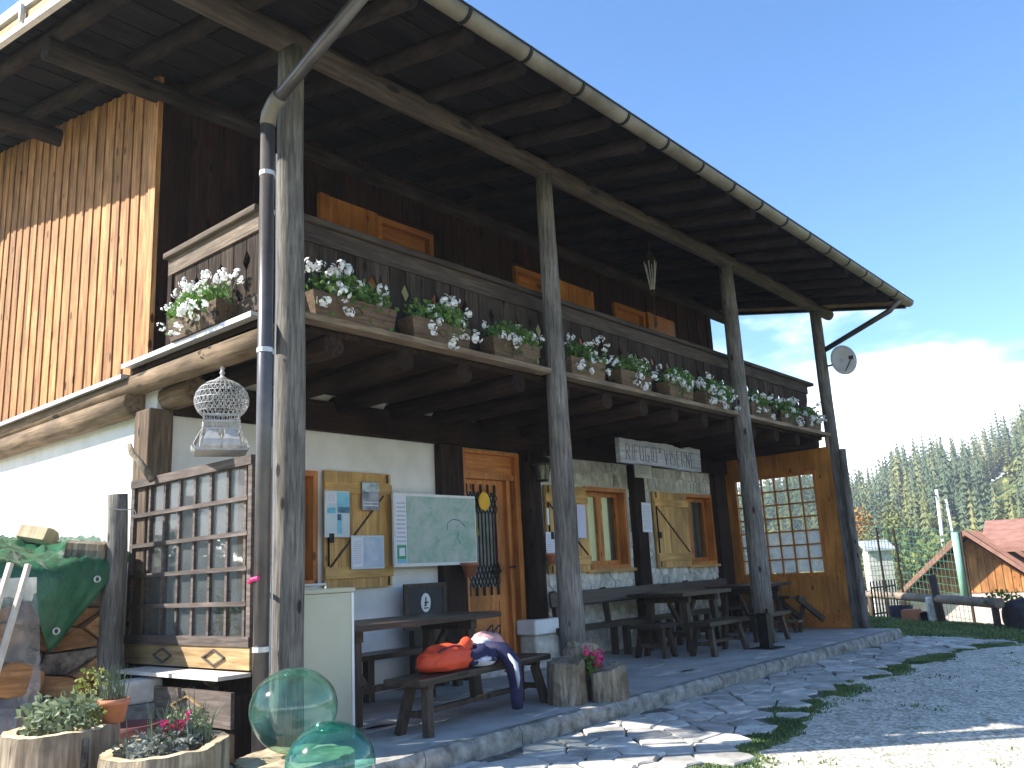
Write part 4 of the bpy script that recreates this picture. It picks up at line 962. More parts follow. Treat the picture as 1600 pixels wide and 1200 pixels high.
# ---- hiking map board
mbd = thing('map_board', 'large framed hiking map in pale green on the white wall beside the door', 'map', (2.82, 1.60, 1.10), 0)
MB().box((0, 0, .345), (1.12, .025, .69)).build('backing', M['white'], mbd)
m, t, b = newmat('hiking_map'); lk = t.links.new; v = coords(t, (1, 1, 1), False)
n1 = node(t, 'ShaderNodeTexNoise', Scale=6, Detail=7, Roughness=.65, Distortion=.6); lk(v, n1.inputs['Vector']); r = ramp(t, [(.34, (.20, .36, .28)), (.5, (.34, .46, .40)), (.68, (.48, .52, .50))]); lk(n1.outputs['Fac'], r.inputs['Fac'])
n2 = node(t, 'ShaderNodeTexNoise', Scale=13, Detail=4, Distortion=1.2); lk(v, n2.inputs['Vector']); w_ = node(t, 'ShaderNodeMath', operation='MULTIPLY'); w_.inputs[1].default_value = 14; lk(n2.outputs['Fac'], w_.inputs[0]); f_ = node(t, 'ShaderNodeMath', operation='FRACT'); lk(w_.outputs[0], f_.inputs[0]); l_ = node(t, 'ShaderNodeMath', operation='LESS_THAN'); l_.inputs[1].default_value = .1; lk(f_.outputs[0], l_.inputs[0])
mxn = node(t, 'ShaderNodeMix', data_type='RGBA'); lk(r.outputs[0], mxn.inputs[6]); mxn.inputs[7].default_value = (.28, .33, .30, 1); lk(l_.outputs[0], mxn.inputs['Factor']); lk(mxn.outputs[2], b.inputs['Base Color']); b.inputs['Roughness'].default_value = .35
MB().bb((-.40, -.018, .03), (.545, -.0145, .665)).build('map_sheet', m, mbd)
MB().bb((-.545, -.018, .03), (-.405, -.0145, .665)).build('legend_strip', M['print'], mbd)
MB().bb((-.53, -.022, .07), (-.42, -.0185, .20)).build('green_label', nmat('map_green', (.03, .30, .13), (.05, .36, .17), 5, .5, 0, .01, 0), mbd); MB().bb((-.51, -.026, .10), (-.44, -.0225, .175)).build('label_panel', M['paper'], mbd); MB().bb((-.53, -.022, .035), (-.42, -.0185, .068)).build('blue_label', M['blue'], mbd)
mb = MB(); mb.tube([(.13, -.02, .34), (.14, -.02, .41), (.22, -.02, .45), (.31, -.02, .44), (.39, -.02, .38)], .004, 4); mb.tube([(.32, -.02, .20), (.27, -.02, .27), (.3, -.02, .33)], .003, 4); mb.build('trail_line', M['navy'], mbd)
# ---- door ornaments
M['yellow'] = nmat('yellow_felt', (.78, .42, .03), (.85, .5, .06), 6, .8, .1, .004, 0)
sd_ = thing('door_sun', 'yellow felt sun disc hanging on the door grille', 'ornament', (3.665, WF-.015, 1.66))
mb = MB(); k = 22; mb.prism([((.088+.006*math.sin(i*3.1))*math.cos(i*6.283/k), (.10+.006*math.sin(i*2.3))*math.sin(i*6.283/k)) for i in range(k)], lambda a, b, d: (a, -d, b+.1), 0, .012, .003).build('disc', M['yellow'], sd_)
MB().tube([(0, 0, .19), (0, .004, .25)], .003, 4).build('string', M['iron'], sd_)
cl = MB(); V = [(3.40, 1.66, 1.60), (3.46, 1.66, 1.58), (3.50, 1.655, 1.40), (3.45, 1.65, 1.36), (3.40, 1.66, 1.26), (3.36, 1.66, 1.35), (3.385, 1.65, 1.52)]
c0 = Vector((3.42, 1.625, 1.44)); V2 = [tuple(c0)]+V; cl.add(V2, [(0, 1+i, 1+(i+1) % 7) for i in range(7)]); cl.add([(a, b_+.006, c) for a, b_, c in V2], [(0, 1+(i+1) % 7, 1+i) for i in range(7)])
tag(cl.build('cloth_pennant', nmat('mustard_cloth', (.22, .21, .06), (.32, .3, .09), 8, .9, .3, .01, 0), None), 'mustard yellow cloth pennant at the right edge of the hiking map', 'cloth')
wr = MB(); rr = random.Random(9)
for i in range(70):
    a = rr.random()*6.28; r_ = .05+.015*rr.random(); p = Vector((3.80+r_*math.cos(a), WF-.03, 1.03+r_*math.sin(a))); d = Vector((rr.gauss(0, 1), -abs(rr.gauss(0, .6)), rr.gauss(0, 1)))*.025; wr.bar(p, p+d, .008, .002)
tag(wr.build('door_wreath', M['iron'], None), 'small black twig wreath low on the door grille', 'wreath')
# ---- lantern by the door
la = thing('wall_lantern', 'black iron lantern on the round log right of the door', 'lantern', (4.33, 1.42, 1.98))
MB().lathe([(.05, 0), (.06, .012), (.085, .17), (.095, .19)], 6, cap=False).build('glass_body', glassmat('lantern_glass', (.7, .68, .6), dust=.25, dustc=(.5, .48, .4)), la)
mb = MB()
for k in range(6): a = k*1.047; mb.bar((.052*math.cos(a), .052*math.sin(a), 0), (.095*math.cos(a), .095*math.sin(a), .19), .010, .010)
mb.lathe([(.055, -.01), (.062, .012)], 6); mb.build('cage', M['iron'], la)
MB().lathe([(.125, .185), (.128, .20), (.07, .26), (.045, .27), (.045, .31), (.03, .33), (.004, .345)], 6).build('roof', M['iron'], la)
mb = MB(); mb.tube([(0, 0, .33), (0, 0, .40), (0, .08, .43), (.02, .16, .40)], .008, 6); mb.tube([(0, .14, .30), (0, .05, .36), (0, .0, .38)], .006, 6); mb.build('bracket', M['iron'], la)
# ---- pots fixed to the facade posts
def pot(name, lab, loc, r0, r1, h, mat, grp=None, soil=True, rim=True):
    t_ = thing(name, lab, 'pot', loc, 0, grp); prof = [(r0*.98, 0), (r1*.97, h*.78)]+([(r1*1.07, h*.78), (r1*1.09, h)] if rim else [(r1, h)])+[(r1*.93, h), (r1*.88, h*.85)]
    autosm(MB().lathe(prof, 20).build('shell', mat, t_, True))
    if soil: MB().lathe([(r1*.86, h*.80), (r1*.5, h*.88), (.001, h*.9)], 14).build('soil', M['soil'], t_)
    return t_
pot('wall_pot', 'terracotta half pot fixed to the dark post under the map corner', (3.20, 1.53, .975), .055, .085, .14, M['terra'])
pot('wall_pot', 'terracotta pot fixed to the round log right of the door', (4.47, 1.46, 1.06), .07, .088, .125, M['terra'])
# ---- framed blackboard leaning on the wall behind the near table
bb_ = thing('blackboard', 'wood framed blackboard with a white oval badge leaning on the wall', 'blackboard', (2.63, 1.58, .52))
fx = .27
MB().bb((-fx, -.012, .0), (-fx+.04, .015, .42)).bb((fx-.04, -.012, .0), (fx, .015, .42)).bb((-fx+.04, -.012, .38), (fx-.04, .015, .42)).bb((-fx+.04, -.012, .0), (fx-.04, .015, .04)).build('frame', M['tleg'], bb_)
MB().bb((-fx+.04, -.004, .04), (fx-.04, .006, .38)).build('slate', nmat('slate', (.022, .024, .028), (.04, .042, .046), 5, .6, 0, .01, 0), bb_)
ov = MB(); k = 24; ov.prism([(.062*math.cos(i*6.283/k), .088*math.sin(i*6.283/k)) for i in range(k)], lambda a, b, d: (a+.0, -.004-d, b+.24), 0, .003).build('oval_badge', M['white'], bb_)
mb = MB(); mb.bb((-.008, -.010, .21), (.006, -.0075, .29)).bb((-.022, -.010, .235), (.03, -.0075, .248)).bb((-.03, -.010, .185), (.03, -.0075, .195)); mb.bar((-.02, -.009, .205), (.0, -.009, .245), .01, .003, (0, 1, 0)).build('badge_mark', M['iron'], bb_)
MB().bb((-.2, -.05, -.52), (.2, .02, 0)).build('stand', M['tleg'], bb_)
# ---- satellite dish on the last post
ds = thing('satellite_dish', 'round grey satellite dish on a bracket at the last porch post', 'satellite dish', (9.46, -.20, 3.82))
mb = MB(); n = 24; V = []; F = []
for i, q in enumerate((0, .35, .7, 1)):
    for j in range(n): a = 6.283*j/n; V.append((.205*q*math.cos(a), .045*q*q, .225*q*math.sin(a)) if False else (.205*q*math.cos(a), -.05*q*q, .225*q*math.sin(a)))
for i in range(3):
    for j in range(n): F.append((i*n+j, i*n+(j+1) % n, (i+1)*n+(j+1) % n, (i+1)*n+j))
dsh = mb.add(V, F).build('reflector', nmat('dish_grey', (.36, .36, .36), (.44, .43, .43), 4, .5, 0, .01, 0), ds, True)
md = dsh.modifiers.new('thick', 'SOLIDIFY'); md.thickness = .008
dsh.rotation_euler.z = -.75; dsh.location = (.0, -.08, 0)
mb = MB(); mb.tube([(.0, -.10, -.18), (-.17, -.27, -.03)], .008, 6); mb.box((-.18, -.28, -.02), (.05, .07, .05)); mb.build('feed_arm', M['metalpipe'], ds)
MB().tube([(-.06, .19, -.05), (0, -.06, -.04)], .015, 6).build('bracket', M['metalpipe'], ds)
nb_ = sheet('number_plate', 9.36, 9.46, 1.72, 1.86, -.12, M['white'], 'small white plate on the last porch post', 'plate', .006)
# ---- metal cabinet
cb = thing('metal_cabinet', 'pale olive metal cabinet standing behind the green glass floats', 'cabinet', (.36, .34, 0))
MB().bb((-.26, -.19, .0), (.26, .19, .925)).build('body', M['cabinet'], cb, bev=.008)
MB().bb((-.265, -.20, .926), (.275, .20, .955)).build('lid', M['cabinet'], cb, bev=.006)
MB().bb((-.25, -.196, .02), (.235, -.191, .90)).build('door_panel', M['cabinet'], cb); MB().bb((.238, -.200, .0), (.258, -.191, .92)).build('edge_trim', M['white'], cb)
MB().tube([(-.20, -.17, .955), (-.20, -.17, .985), (.05, -.17, .985), (.05, -.17, .958)], .008, 6).build('handle', M['zinc'], cb)
# ---- tables and benches
def slabtop(L_, W_, th, n=3, par=None, mat=None, z=0, rnd=R, nm='plank'):
    w = W_/n
    for i in range(n):
        y0 = -W_/2+w*i; e = rnd.uniform(-.012, .012); c = .03
        a, b_ = -L_/2+e, L_/2+e
        poly = [(a, y0+.002), (b_-c*(i == 0), y0+.002), (b_, y0+.002+c*(i == 0)), (b_, y0+w-.002-c*(i == n-1)), (b_-c*(i == n-1), y0+w-.002), (a, y0+w-.002)]
        MB().prism(poly, lambda p, q, d: (p, q, d), z-th, z, .006).build(nm, mat, par)
def table(loc, rz, L_, W_, H, lab):
    t_ = thing('table', lab, 'table', loc, rz, 'dark plank tables on the terrace')
    slabtop(L_, W_, .042, 3, t_, M['table'], H)
    for sx_ in (-1, 1):
        x = sx_*(L_/2-.28)
        MB().bb((x-.035, -W_/2+.08, H-.12), (x+.035, W_/2-.08, H-.043)).build('cross_batten', M['tleg'], t_)
        for sy_ in (-1, 1): MB().bar((x, sy_*(W_/2-.14), H-.121), (x+sx_*.03, sy_*(W_/2-.10), 0), .065, .085, (1, 0, 0)).build('leg', M['tleg'], t_)
        MB().bb((x-.025, -W_/2+.16, .16), (x+.025, W_/2-.16, .22)).build('foot_rail', M['tleg'], t_)
        MB().bar((x-sx_*.03, 0, H-.12), (x-sx_*.30, 0, .22), .04, .05).build('brace', M['tleg'], t_)
    MB().bb((-L_/2+.28, -.03, .17), (L_/2-.28, .03, .215)).build('stretcher', M['tleg'], t_)
    return t_
def bench(loc, rz, L_, W_, H, lab, splay=.06, nm='bench', grp='dark plank benches on the terrace'):
    t_ = thing(nm, lab, 'bench' if nm != 'stool' else 'stool', loc, rz, grp)
    slabtop(L_, W_, .04, 1, t_, M['table'], H, nm='seat')
    for sx_ in (-1, 1):
        x = sx_*(L_/2-.16)
        MB().bb((x-.03, -W_/2+.05, H-.075), (x+.03, W_/2-.05, H-.041)).build('cross_batten', M['tleg'], t_)
        for sy_ in (-1, 1): MB().bar((x, sy_*(W_/2-.085), H-.076), (x+sx_*splay, sy_*(W_/2-.035), 0), .05, .062, (1, 0, 0)).build('leg', M['tleg'], t_)
        MB().bb((x+sx_*splay*.6-.015, -W_/2+.07, .11), (x+sx_*splay*.6+.015, W_/2-.07, .15)).build('foot_rail', M['tleg'], t_)
    MB().bb((-L_/2+.17, -.02, .115), (L_/2-.17, .02, .148)).build('stretcher', M['tleg'], t_)
    return t_
table((1.50, .74, 0), .03, 1.78, .74, .685, 'dark plank table in front of the white wall and map')
bench((1.55, -.09, 0), .14, 1.66, .31, .36, 'dark bench at the terrace front with jackets lying on it')
table((6.30, .95, 0), .0, 1.22, .76, .672, 'dark plank table in front of the second stone panel')
table((8.20, .96, 0), .0, 1.35, .66, .675, 'dark plank table close to the glazed partition')
bench((5.93, .30, 0), .02, 1.0, .34, .36, 'dark bench at the front of the middle table, near the third post')
bench((5.36, .78, 0), .06, .48, .42, .36, 'square dark stool at the left end of the middle table', .03, 'stool', None)
bench((7.35, .32, 0), .04, .7, .3, .35, 'short dark bench mostly hidden behind the third porch post', .04)
def wallbench(x0, x1, lab, back=True, y=1.36):
    t_ = thing('wall_bench', lab, 'bench', ((x0+x1)/2, y, 0), 0, 'benches along the wall'); L_ = x1-x0
    slabtop(L_, .30, .045, 2, t_, M['table'], .38, nm='seat_plank')
    n = max(2, round(L_/1.15)+1)
    for i in range(n):
        x = -L_/2+.12+(L_-.24)*i/(n-1)
        MB().bb((x-.035, -.12, 0), (x+.035, -.05, .333)).build('leg', M['tleg'], t_); MB().bb((x-.035, .06, 0), (x+.035, .12, .333)).build('leg', M['tleg'], t_)
        if back: MB().bar((x, .15, .30), (x, .21, .77), .06, .05, (1, 0, 0)).build('back_support', M['tleg'], t_)
    if back: MB().box((0, .155, .675), (L_, .035, .165), Matrix.Rotation(-.12, 3, 'X')).build('backrest', M['table'], t_, bev=.012)
    return t_
wallbench(.55, 2.9, 'dark bench without visible backrest along the white wall behind the near table', False, 1.42)
wallbench(4.44, 8.6, 'long dark bench with plank backrest along the stone wall', True, 1.36)
# folded lounge bench near the partition
fb = thing('folding_bench', 'tilted folding bench with crossed legs beside the glazed partition', 'bench', (8.72, .62, 0), .05)
MB().bar((-.14, .10, .47), (.14, -.02, .45), .36, .035).build('seat', M['table'], fb)
for y in (-.14, .16):
    MB().bar((-.12, y, .46), (.30, y-.18, .14), .05, .07).build('crossed_leg', M['tleg'], fb); MB().bar((.12, y, .44), (-.16, y, .0), .045, .06).build('crossed_leg', M['tleg'], fb)
MB().bar((-.16, -.17, .15), (-.10, .25, .15), .14, .03).build('foot_board', M['ledge'], fb)
MB().bar((-.2, -.10, .0), (-.03, .02, .20), .04, .04).build('strut', M['tleg'], fb)

# ---- clothing and bag on the front bench
def cloth(name, cx, cy, cz, ex, ey, ez, mat, par, seed, fold=.22, fq=3.2, n=26, m_=14, flatb=0.0):
    mb = MB(); 
    for i in range(m_+1):
        ph = -math.pi/2+math.pi*i/m_
        for j in range(n):
            a = 6.283*j/n; d = Vector((math.cos(ph)*math.cos(a), math.cos(ph)*math.sin(a), math.sin(ph)))
            f_ = 1+fold*noise.noise(d*fq+Vector((seed, 0, 0)))+fold*.55*abs(noise.noise(d*fq*2.3+Vector((0, seed, 0))))-fold*.35*abs(noise.noise(Vector((d.x*7, d.y*2, d.z*3+seed))))
            p = Vector((d.x*ex, d.y*ey, d.z*ez))*f_
            if p.z < flatb: p.z = flatb+.1*(p.z-flatb)
            mb.v.append((cx+p.x, cy+p.y, cz+p.z))
    for i in range(m_):
        for j in range(n): mb.f.append((i*n+j, i*n+(j+1) % n, (i+1)*n+(j+1) % n, (i+1)*n+j))
    return mb.build(name, mat, par, True)
M['jred'] = nmat('orange_red_fabric', (.62, .055, .02), (.75, .09, .03), 4, .6, .25, .01, 0); M['jnavy'] = nmat('navy_fabric', (.012, .014, .05), (.03, .03, .085), 5, .75, .3, .01, 0); M['jgrey'] = nmat('grey_fabric', (.35, .36, .42), (.55, .56, .62), 5, .75, .3, .01, 0); M['pinkf'] = nmat('pink_fabric', (.55, .30, .30), (.66, .40, .40), 5, .75, .25, .01, 0)
bx, by, bz = 1.55, -.09, .362
jk = thing('red_jacket', 'bunched orange red jacket on the left half of the front bench', 'jacket', (1.22, -.12, bz), .14)
cloth('body', 0, 0, .062, .27, .135, .105, M['jred'], jk, 3.1, .26, 2.6, 34, 20, -.055); cloth('hood', -.12, .0, .065, .15, .12, .085, M['jred'], jk, 8.2, .2, 3, 24, 14, -.055)
sl_r = MB().tube([(.10, -.03, .11), (.20, -.02, .14), (.28, .03, .15), (.32, .08, .12)], [.05, .045, .05, .045], 12, True, .25, 2).build('sleeve', M['jred'], jk, True)
MB().tube([(-.25, -.03, .09), (-.15, -.07, .15), (-.03, -.08, .165), (.08, -.07, .15)], .006, 6).build('zip', M['jnavy'], jk)
nj = thing('navy_jacket', 'navy jacket with a grey stripe, one sleeve hanging off the front bench', 'jacket', (1.52, -.14, bz), .14)
cloth('body', 0, 0, .055, .17, .125, .085, M['jnavy'], nj, 5.5, .28, 3, 28, 16, -.05); cloth('lining', -.02, -.05, .035, .12, .08, .05, M['jgrey'], nj, 1.5, .25, 3, 22, 12, -.03)
MB().tube([(.06, -.02, .10), (.12, -.13, .09), (.16, -.185, .0), (.17, -.195, -.12), (.175, -.19, -.24), (.185, -.185, -.31)], [.06, .062, .058, .052, .046, .040], 12, True, .2, 4).build('sleeve', M['jnavy'], nj, True)
MB().tube([(.10, -.18, .07), (.115, -.236, .0), (.125, -.244, -.10), (.14, -.232, -.17)], [.012, .018, .016, .004], 8).build('stripe', M['jgrey'], nj, True)
pb = thing('pink_bag', 'soft pink handbag with dark straps on the right of the jackets', 'bag', (1.74, .0, bz), .14)
cloth('body', .02, 0, .085, .19, .115, .125, M['pinkf'], pb, 2.2, .16, 2.2, 28, 16, -.07); cloth('white_top', -.13, -.06, .135, .085, .07, .045, M['white'], pb, 4.2, .2, 3, 20, 12)
for y in (-.03, .04): MB().tube([(-.02, y, .17), (.04, y-.02, .20), (.11, y-.02, .245), (.155, y-.01, .25), (.16, y, .20), (.13, y, .15)], .0065, 6).build('strap', M['jnavy'], pb, True)
ob_ = thing('cloth_bundle', 'orange fabric bundle hanging over the bench edge beside the navy sleeve', 'cloth bundle', (1.80, -.205, .235), .14)
cloth('fold', 0, 0, .06, .085, .035, .085, M['jred'], ob_, 7.7, .25, 2.6, 22, 14); MB().tube([(-.01, .0, .13), (.0, .05, .15)], [.03, .02], 8).build('tail', M['jred'], ob_, True)

# ---- stumps
def stump(name, lab, loc, r, h, seed, mat, hollow=0.0, cat='planter', tilt=0.0, flare=1.12, topz=None, n=72, rough=.22):
    t_ = thing(name, lab, cat, loc); rnd = random.Random(seed); zz = [0, .06, .25, .5, .75, .93, 1.0]
    def rad(a, z):
        d = Vector((math.cos(a)*1.1, math.sin(a)*1.1, z*.7+seed)); return r*(1+(flare-1)*(1-z)**2)*(1+rough*.7*noise.noise(d)+.045*noise.noise(Vector((math.cos(a)*5, math.sin(a)*5, z*.5+seed)))+.045*noise.noise(Vector((math.cos(a)*13, math.sin(a)*13, z*.8+seed))))
    def top(a, rr): return h+tilt*r*math.cos(a)*rr+(topz(a) if topz else 0)+.012*noise.noise(Vector((math.cos(a)*3, math.sin(a)*3, seed)))
    mb = MB()
    for z in zz:
        for j in range(n): a = 6.283*j/n; q = rad(a, z)*(1 if z < 1 else .985); mb.v.append((q*math.cos(a), q*math.sin(a), z*top(a, 1)))
    for i in range(len(zz)-1):
        for j in range(n): mb.f.append((i*n+j, i*n+(j+1) % n, (i+1)*n+(j+1) % n, (i+1)*n+j))
    mb.build('bark_side', mat, t_, True)
    mb = MB(); ri = max(hollow, .001)
    rings = [1.0*.985, (1+ri)/2, ri] + ([ri*.96] if hollow else [])
    for k, q in enumerate(rings):
        for j in range(n):
            a = 6.283*j/n; rr = rad(a, 1)*q; dz = -.10 if (hollow and k == 3) else 0; mb.v.append((rr*math.cos(a), rr*math.sin(a), top(a, q)+dz+.001))
    for i in range(len(rings)-1):
        for j in range(n): mb.f.append((i*n+j, i*n+(j+1) % n, (i+1)*n+(j+1) % n, (i+1)*n+j))
    mb.build('cut_face', M['cut'], t_, False)
    if hollow: MB().lathe([(r*hollow*1.05, h-.07), (r*hollow*.5, h-.045), (.001, h-.04)], 18).build('soil', M['soil'], t_)
    return t_
def sprigs(mb, c, ext, n, h, w, rnd, lean=.3):
    for i in range(n):
        x = c[0]+rnd.uniform(-1, 1)*ext[0]; y = c[1]+rnd.uniform(-1, 1)*ext[1]; hh = h*rnd.uniform(.5, 1.15); dx, dy = rnd.gauss(0, lean)*hh, rnd.gauss(0, lean)*hh
        mb.tube([(x, y, c[2]), (x+dx*.5, y+dy*.5, c[2]+hh*.6), (x+dx, y+dy, c[2]+hh)], [w, w*.8, w*.3], 3, False)
    return mb
gz = ground(-1.36, -.2)
s1 = stump('stump_planter', 'brown stump planter with grey green herbs and a clay pot, by the wood pile', (-1.36, -.18, gz), .245, .40-gz, 3.3, M['bark'], .74, 'planter', .0, 1.15)
rn = random.Random(41); h1 = .40-gz
mb = MB(); leaves(mb, (.02, .0, h1+.05), (.19, .18, .10), 420, .042, rn, 0, .8); mb.build('herb_leaves', M['leafg'], s1)
mb = MB(); sprigs(mb, (.05, .05, h1-.02), (.12, .10), 18, .18, .003, rn); mb.build('herb_stems', M['leafg'], s1)
mb = MB(); leaves(mb, (.18, .10, h1+.12), (.10, .09, .14), 130, .03, rn, 0, .3); mb.build('yellow_leaves', M['leafy'], s1)
MB().tube([(-.02, -.252, .02), (.0, -.262, h1*.5), (.01, -.255, h1*.95)], [.018, .02, .014], 6).build('bark_strip', M['firebark'], s1, True)
MB().lathe([(.001, -.0), (.04, .004), (.032, .02), (.001, .026)], 10).build('knot', M['cut'], s1, True, loc=(.06, -.262, h1*.42)).rotation_euler = (math.pi/2, 0, .2)
p1_ = pot('clay_pot', 'orange clay pot of dry grey stalks on the edge of the herb stump', (-1.17, -.30, .405), .048, .066, .105, M['terra'])
mb = MB(); sprigs(mb, (0, 0, .085), (.045, .045), 46, .17, .0028, rn, .22); mb.build('dry_stalks', M['leafg'], p1_)
mb = MB(); leaves(mb, (-.06, 0, .05), (.03, .03, .05), 26, .03, rn); mb.build('yellow_leaves', M['leafy'], p1_)
gz = ground(-1.14, -.74)
s2 = stump('stump_planter', 'pale stump planter with purple heather and lavender, next to the glass floats', (-1.145, -.745, gz), .262, .335-gz, 7.7, M['stumpgrey'], .8, 'planter', .06, 1.08)
h2 = .335-gz
mb = MB(); leaves(mb, (-.03, -.02, h2+.01), (.19, .17, .07), 380, .034, rn, 0, .8); mb.build('cyclamen_leaves', leafmat('dark_grey_leaf', (.05, .07, .045), (.30, .33, .30)), s2)
mb = MB(); sprigs(mb, (.13, .06, h2-.02), (.09, .08), 150, .15, .0028, rn, .3); mb.build('lavender_stems', M['leafg'], s2)
mb = MB(); leaves(mb, (.14, .06, h2+.06), (.10, .09, .08), 240, .022, rn, 0, .2); mb.build('lavender_leaves', M['leafg'], s2)
mb = MB(); sprigs(mb, (.02, .0, h2-.02), (.15, .10), 16, .23, .0035, rn, .12); stuff(mb.build('tall_stems', M['leafg'], s2))
mb = MB(); leaves(mb, (.03, -.02, h2+.06), (.06, .05, .05), 30, .030, rn); mb.build('purple_petals', M['redp'], s2)
mb = MB(); leaves(mb, (-.02, -.03, h2+.10), (.02, .02, .02), 10, .026, rn); leaves(mb, (.09, -.02, h2+.10), (.02, .02, .02), 9, .026, rn); mb.build('pink_petals', M['pink'], s2)
rp_ = pot('red_pot', 'large dark red pot in shade behind the two stump planters', (-.58, .75, -.04), .13, .165, .27, M['terrad'])
# stump with the large float
gz = ground(-.62, -.97)
s3 = stump('stump_stand', 'pale cut stump carrying the larger green glass float', (-.63, -.98, gz), .265, .222-gz, 5.1, M['stumpgrey'], 0, 'stump', .0, 1.05)
gz2 = ground(-1.02, -1.76)
s4 = stump('stump_stand', 'low cut stump under the smaller green glass float', (-1.02, -1.76, gz2), .20, .185-gz2, 9.1, M['stumpgrey'], 0, 'stump', .0, 1.05)
# ---- hollow glass floats
def floatmat(name, c_mid, c_edge):
    m, t, b = newmat(name); t.nodes.remove(b); lk = t.links.new; out = t.nodes['Material Output']
    lw = node(t, 'ShaderNodeLayerWeight'); lw.inputs['Blend'].default_value = .5
    n1 = node(t, 'ShaderNodeTexNoise', Scale=3.5, Detail=5, Distortion=1.5); lk(coords(t), n1.inputs['Vector'])
    r = ramp(t, [(0, c_mid), (.75, tuple(a*.7+b_*.3 for a, b_ in zip(c_mid, c_edge))), (1, c_edge)]); lk(lw.outputs['Facing'], r.inputs['Fac'])
    tr = node(t, 'ShaderNodeBsdfTransparent'); lk(r.outputs[0], tr.inputs[0])
    gl = node(t, 'ShaderNodeBsdfGlossy'); gl.inputs['Roughness'].default_value = .09; fr_ = sheen(t, .06)
    bp = node(t, 'ShaderNodeBump'); bp.inputs['Strength'].default_value = .06; bp.inputs['Distance'].default_value = .02; lk(n1.outputs['Fac'], bp.inputs['Height']); lk(bp.outputs[0], gl.inputs['Normal'])
    ms = node(t, 'ShaderNodeMixShader'); lk(fr_.outputs[0], ms.inputs[0]); lk(tr.outputs[0], ms.inputs[1]); lk(gl.outputs[0], ms.inputs[2])
    df = node(t, 'ShaderNodeBsdfDiffuse'); df.inputs[0].default_value = (*[min(1, x*1.0) for x in c_edge], 1)
    mr = node(t, 'ShaderNodeMapRange'); mr.inputs['From Min'].default_value = .45; mr.inputs['From Max'].default_value = .75; mr.inputs['To Min'].default_value = .03; mr.inputs['To Max'].default_value = .14; lk(n1.outputs['Fac'], mr.inputs['Value'])
    m2 = node(t, 'ShaderNodeMixShader'); lk(mr.outputs[0], m2.inputs[0]); lk(ms.outputs[0], m2.inputs[1]); lk(df.outputs[0], m2.inputs[2]); lk(m2.outputs[0], out.inputs['Surface']); return m
def gfloat(lab, c, r, mat, seed, sq=.96):
    t_ = thing('glass_float', lab, 'glass float', (c[0], c[1], c[2]-r*sq)); mb = MB(); n, k = 44, 26
    prof = []
    for i in range(k+1):
        ph = -math.pi/2+math.pi*i/k; q = r*math.cos(ph)*(1+.035*math.sin(2*ph+seed)); prof.append((max(q, .001), r*sq+r*sq*math.sin(ph)))
    mb.lathe(prof, n, cap=False).build('glass_shell', mat, t_, True)
    MB().lathe([(.001, r*sq*2-.004), (r*.30, r*sq*2-.022), (r*.34, r*sq*2-.036), (r*.20, r*sq*2-.04), (.001, r*sq*2-.03)], 24, cap=False).build('sealing_button', mat, t_, True)
    return t_
gfloat('large pale green hollow glass float resting on the cut stump', (-.655, -1.0, .425), .198, floatmat('pale_green_glass', (.77, .92, .85), (.16, .46, .37)), .4)
gfloat('smaller blue green glass float at the bottom edge of the picture', (-1.02, -1.755, .335), .162, floatmat('teal_glass', (.55, .85, .79), (.07, .41, .37)), 1.9, .93)
# ---- split stump planter at the second post
spx, spy = 2.50, -.37
sp = thing('flower_stump', 'split weathered stump planter with pink flowers at the foot of the second post', 'planter', (spx, spy, 0), -.1)
def chunk(name, cx, cy, rx, ry, h, topf, seed, mat, par):
    mb = MB(); n, k = 40, 12
    for i in range(k+1):
        z = i/k
        for j in range(n):
            a = 6.283*j/n; d = 1+.24*noise.noise(Vector((math.cos(a)*1.6+seed, math.sin(a)*1.6, z*.8)))+.20*noise.noise(Vector((math.cos(a)*6+seed, math.sin(a)*6, z*.6)))
            q = d*(1+.10*(1-z)**2); x = cx+rx*q*math.cos(a); y = cy+ry*q*math.sin(a); mb.v.append((x, y, z*(topf(x, y)+.035*noise.noise(Vector((x*14+seed, y*14, 0))))))
    for i in range(k):
        for j in range(n): mb.f.append((i*n+j, i*n+(j+1) % n, (i+1)*n+(j+1) % n, (i+1)*n+j))
    mb.f.append(tuple(k*n+j for j in range(n))); return autosm(mb.build(name, mat, par, True))
chunk('left_half', -.20, .04, .13, .13, .3, lambda x, y: .315+.10*(x+.2)+.05*y, 1.2, M['stumpgrey'], sp)
chunk('right_half', .12, -.10, .165, .13, .2, lambda x, y: .215+.10*x-.02*y, 4.7, M['stumpgrey'], sp)
chunk('back_slab', .08, .12, .23, .08, .4, lambda x, y: .44-.9*(x-.06)**2*4, 8.3, M['stumpgrey'], sp)
MB().lathe([(.11, .16), (.05, .19), (.001, .195)], 12).build('soil', M['soil'], sp, loc=(-.02, .02, 0))
mb = MB(); leaves(mb, (-.02, -.03, .26), (.11, .09, .09), 170, .042, rn, 0, .3); mb.build('flower_leaves', M['leaf'], sp)
PINK = PETAL.copy(); PINK.materials.clear(); PINK.materials.append(M['pink'])
for x, y, z, s_ in ((-.05, -.06, .37, 1.15), (.05, -.08, .335, 1.3), (.0, -.10, .285, 1.2), (.11, -.03, .27, .8), (.02, -.05, .35, .8)): inst('flower_head', PINK, sp, (x, y, z), (x*30, y*20, 0), (s_, s_, s_))
mb = MB(); leaves(mb, (.27, -.10, .05), (.04, .05, .07), 70, .03, rn); mb.build('weeds', M['grass'], sp)

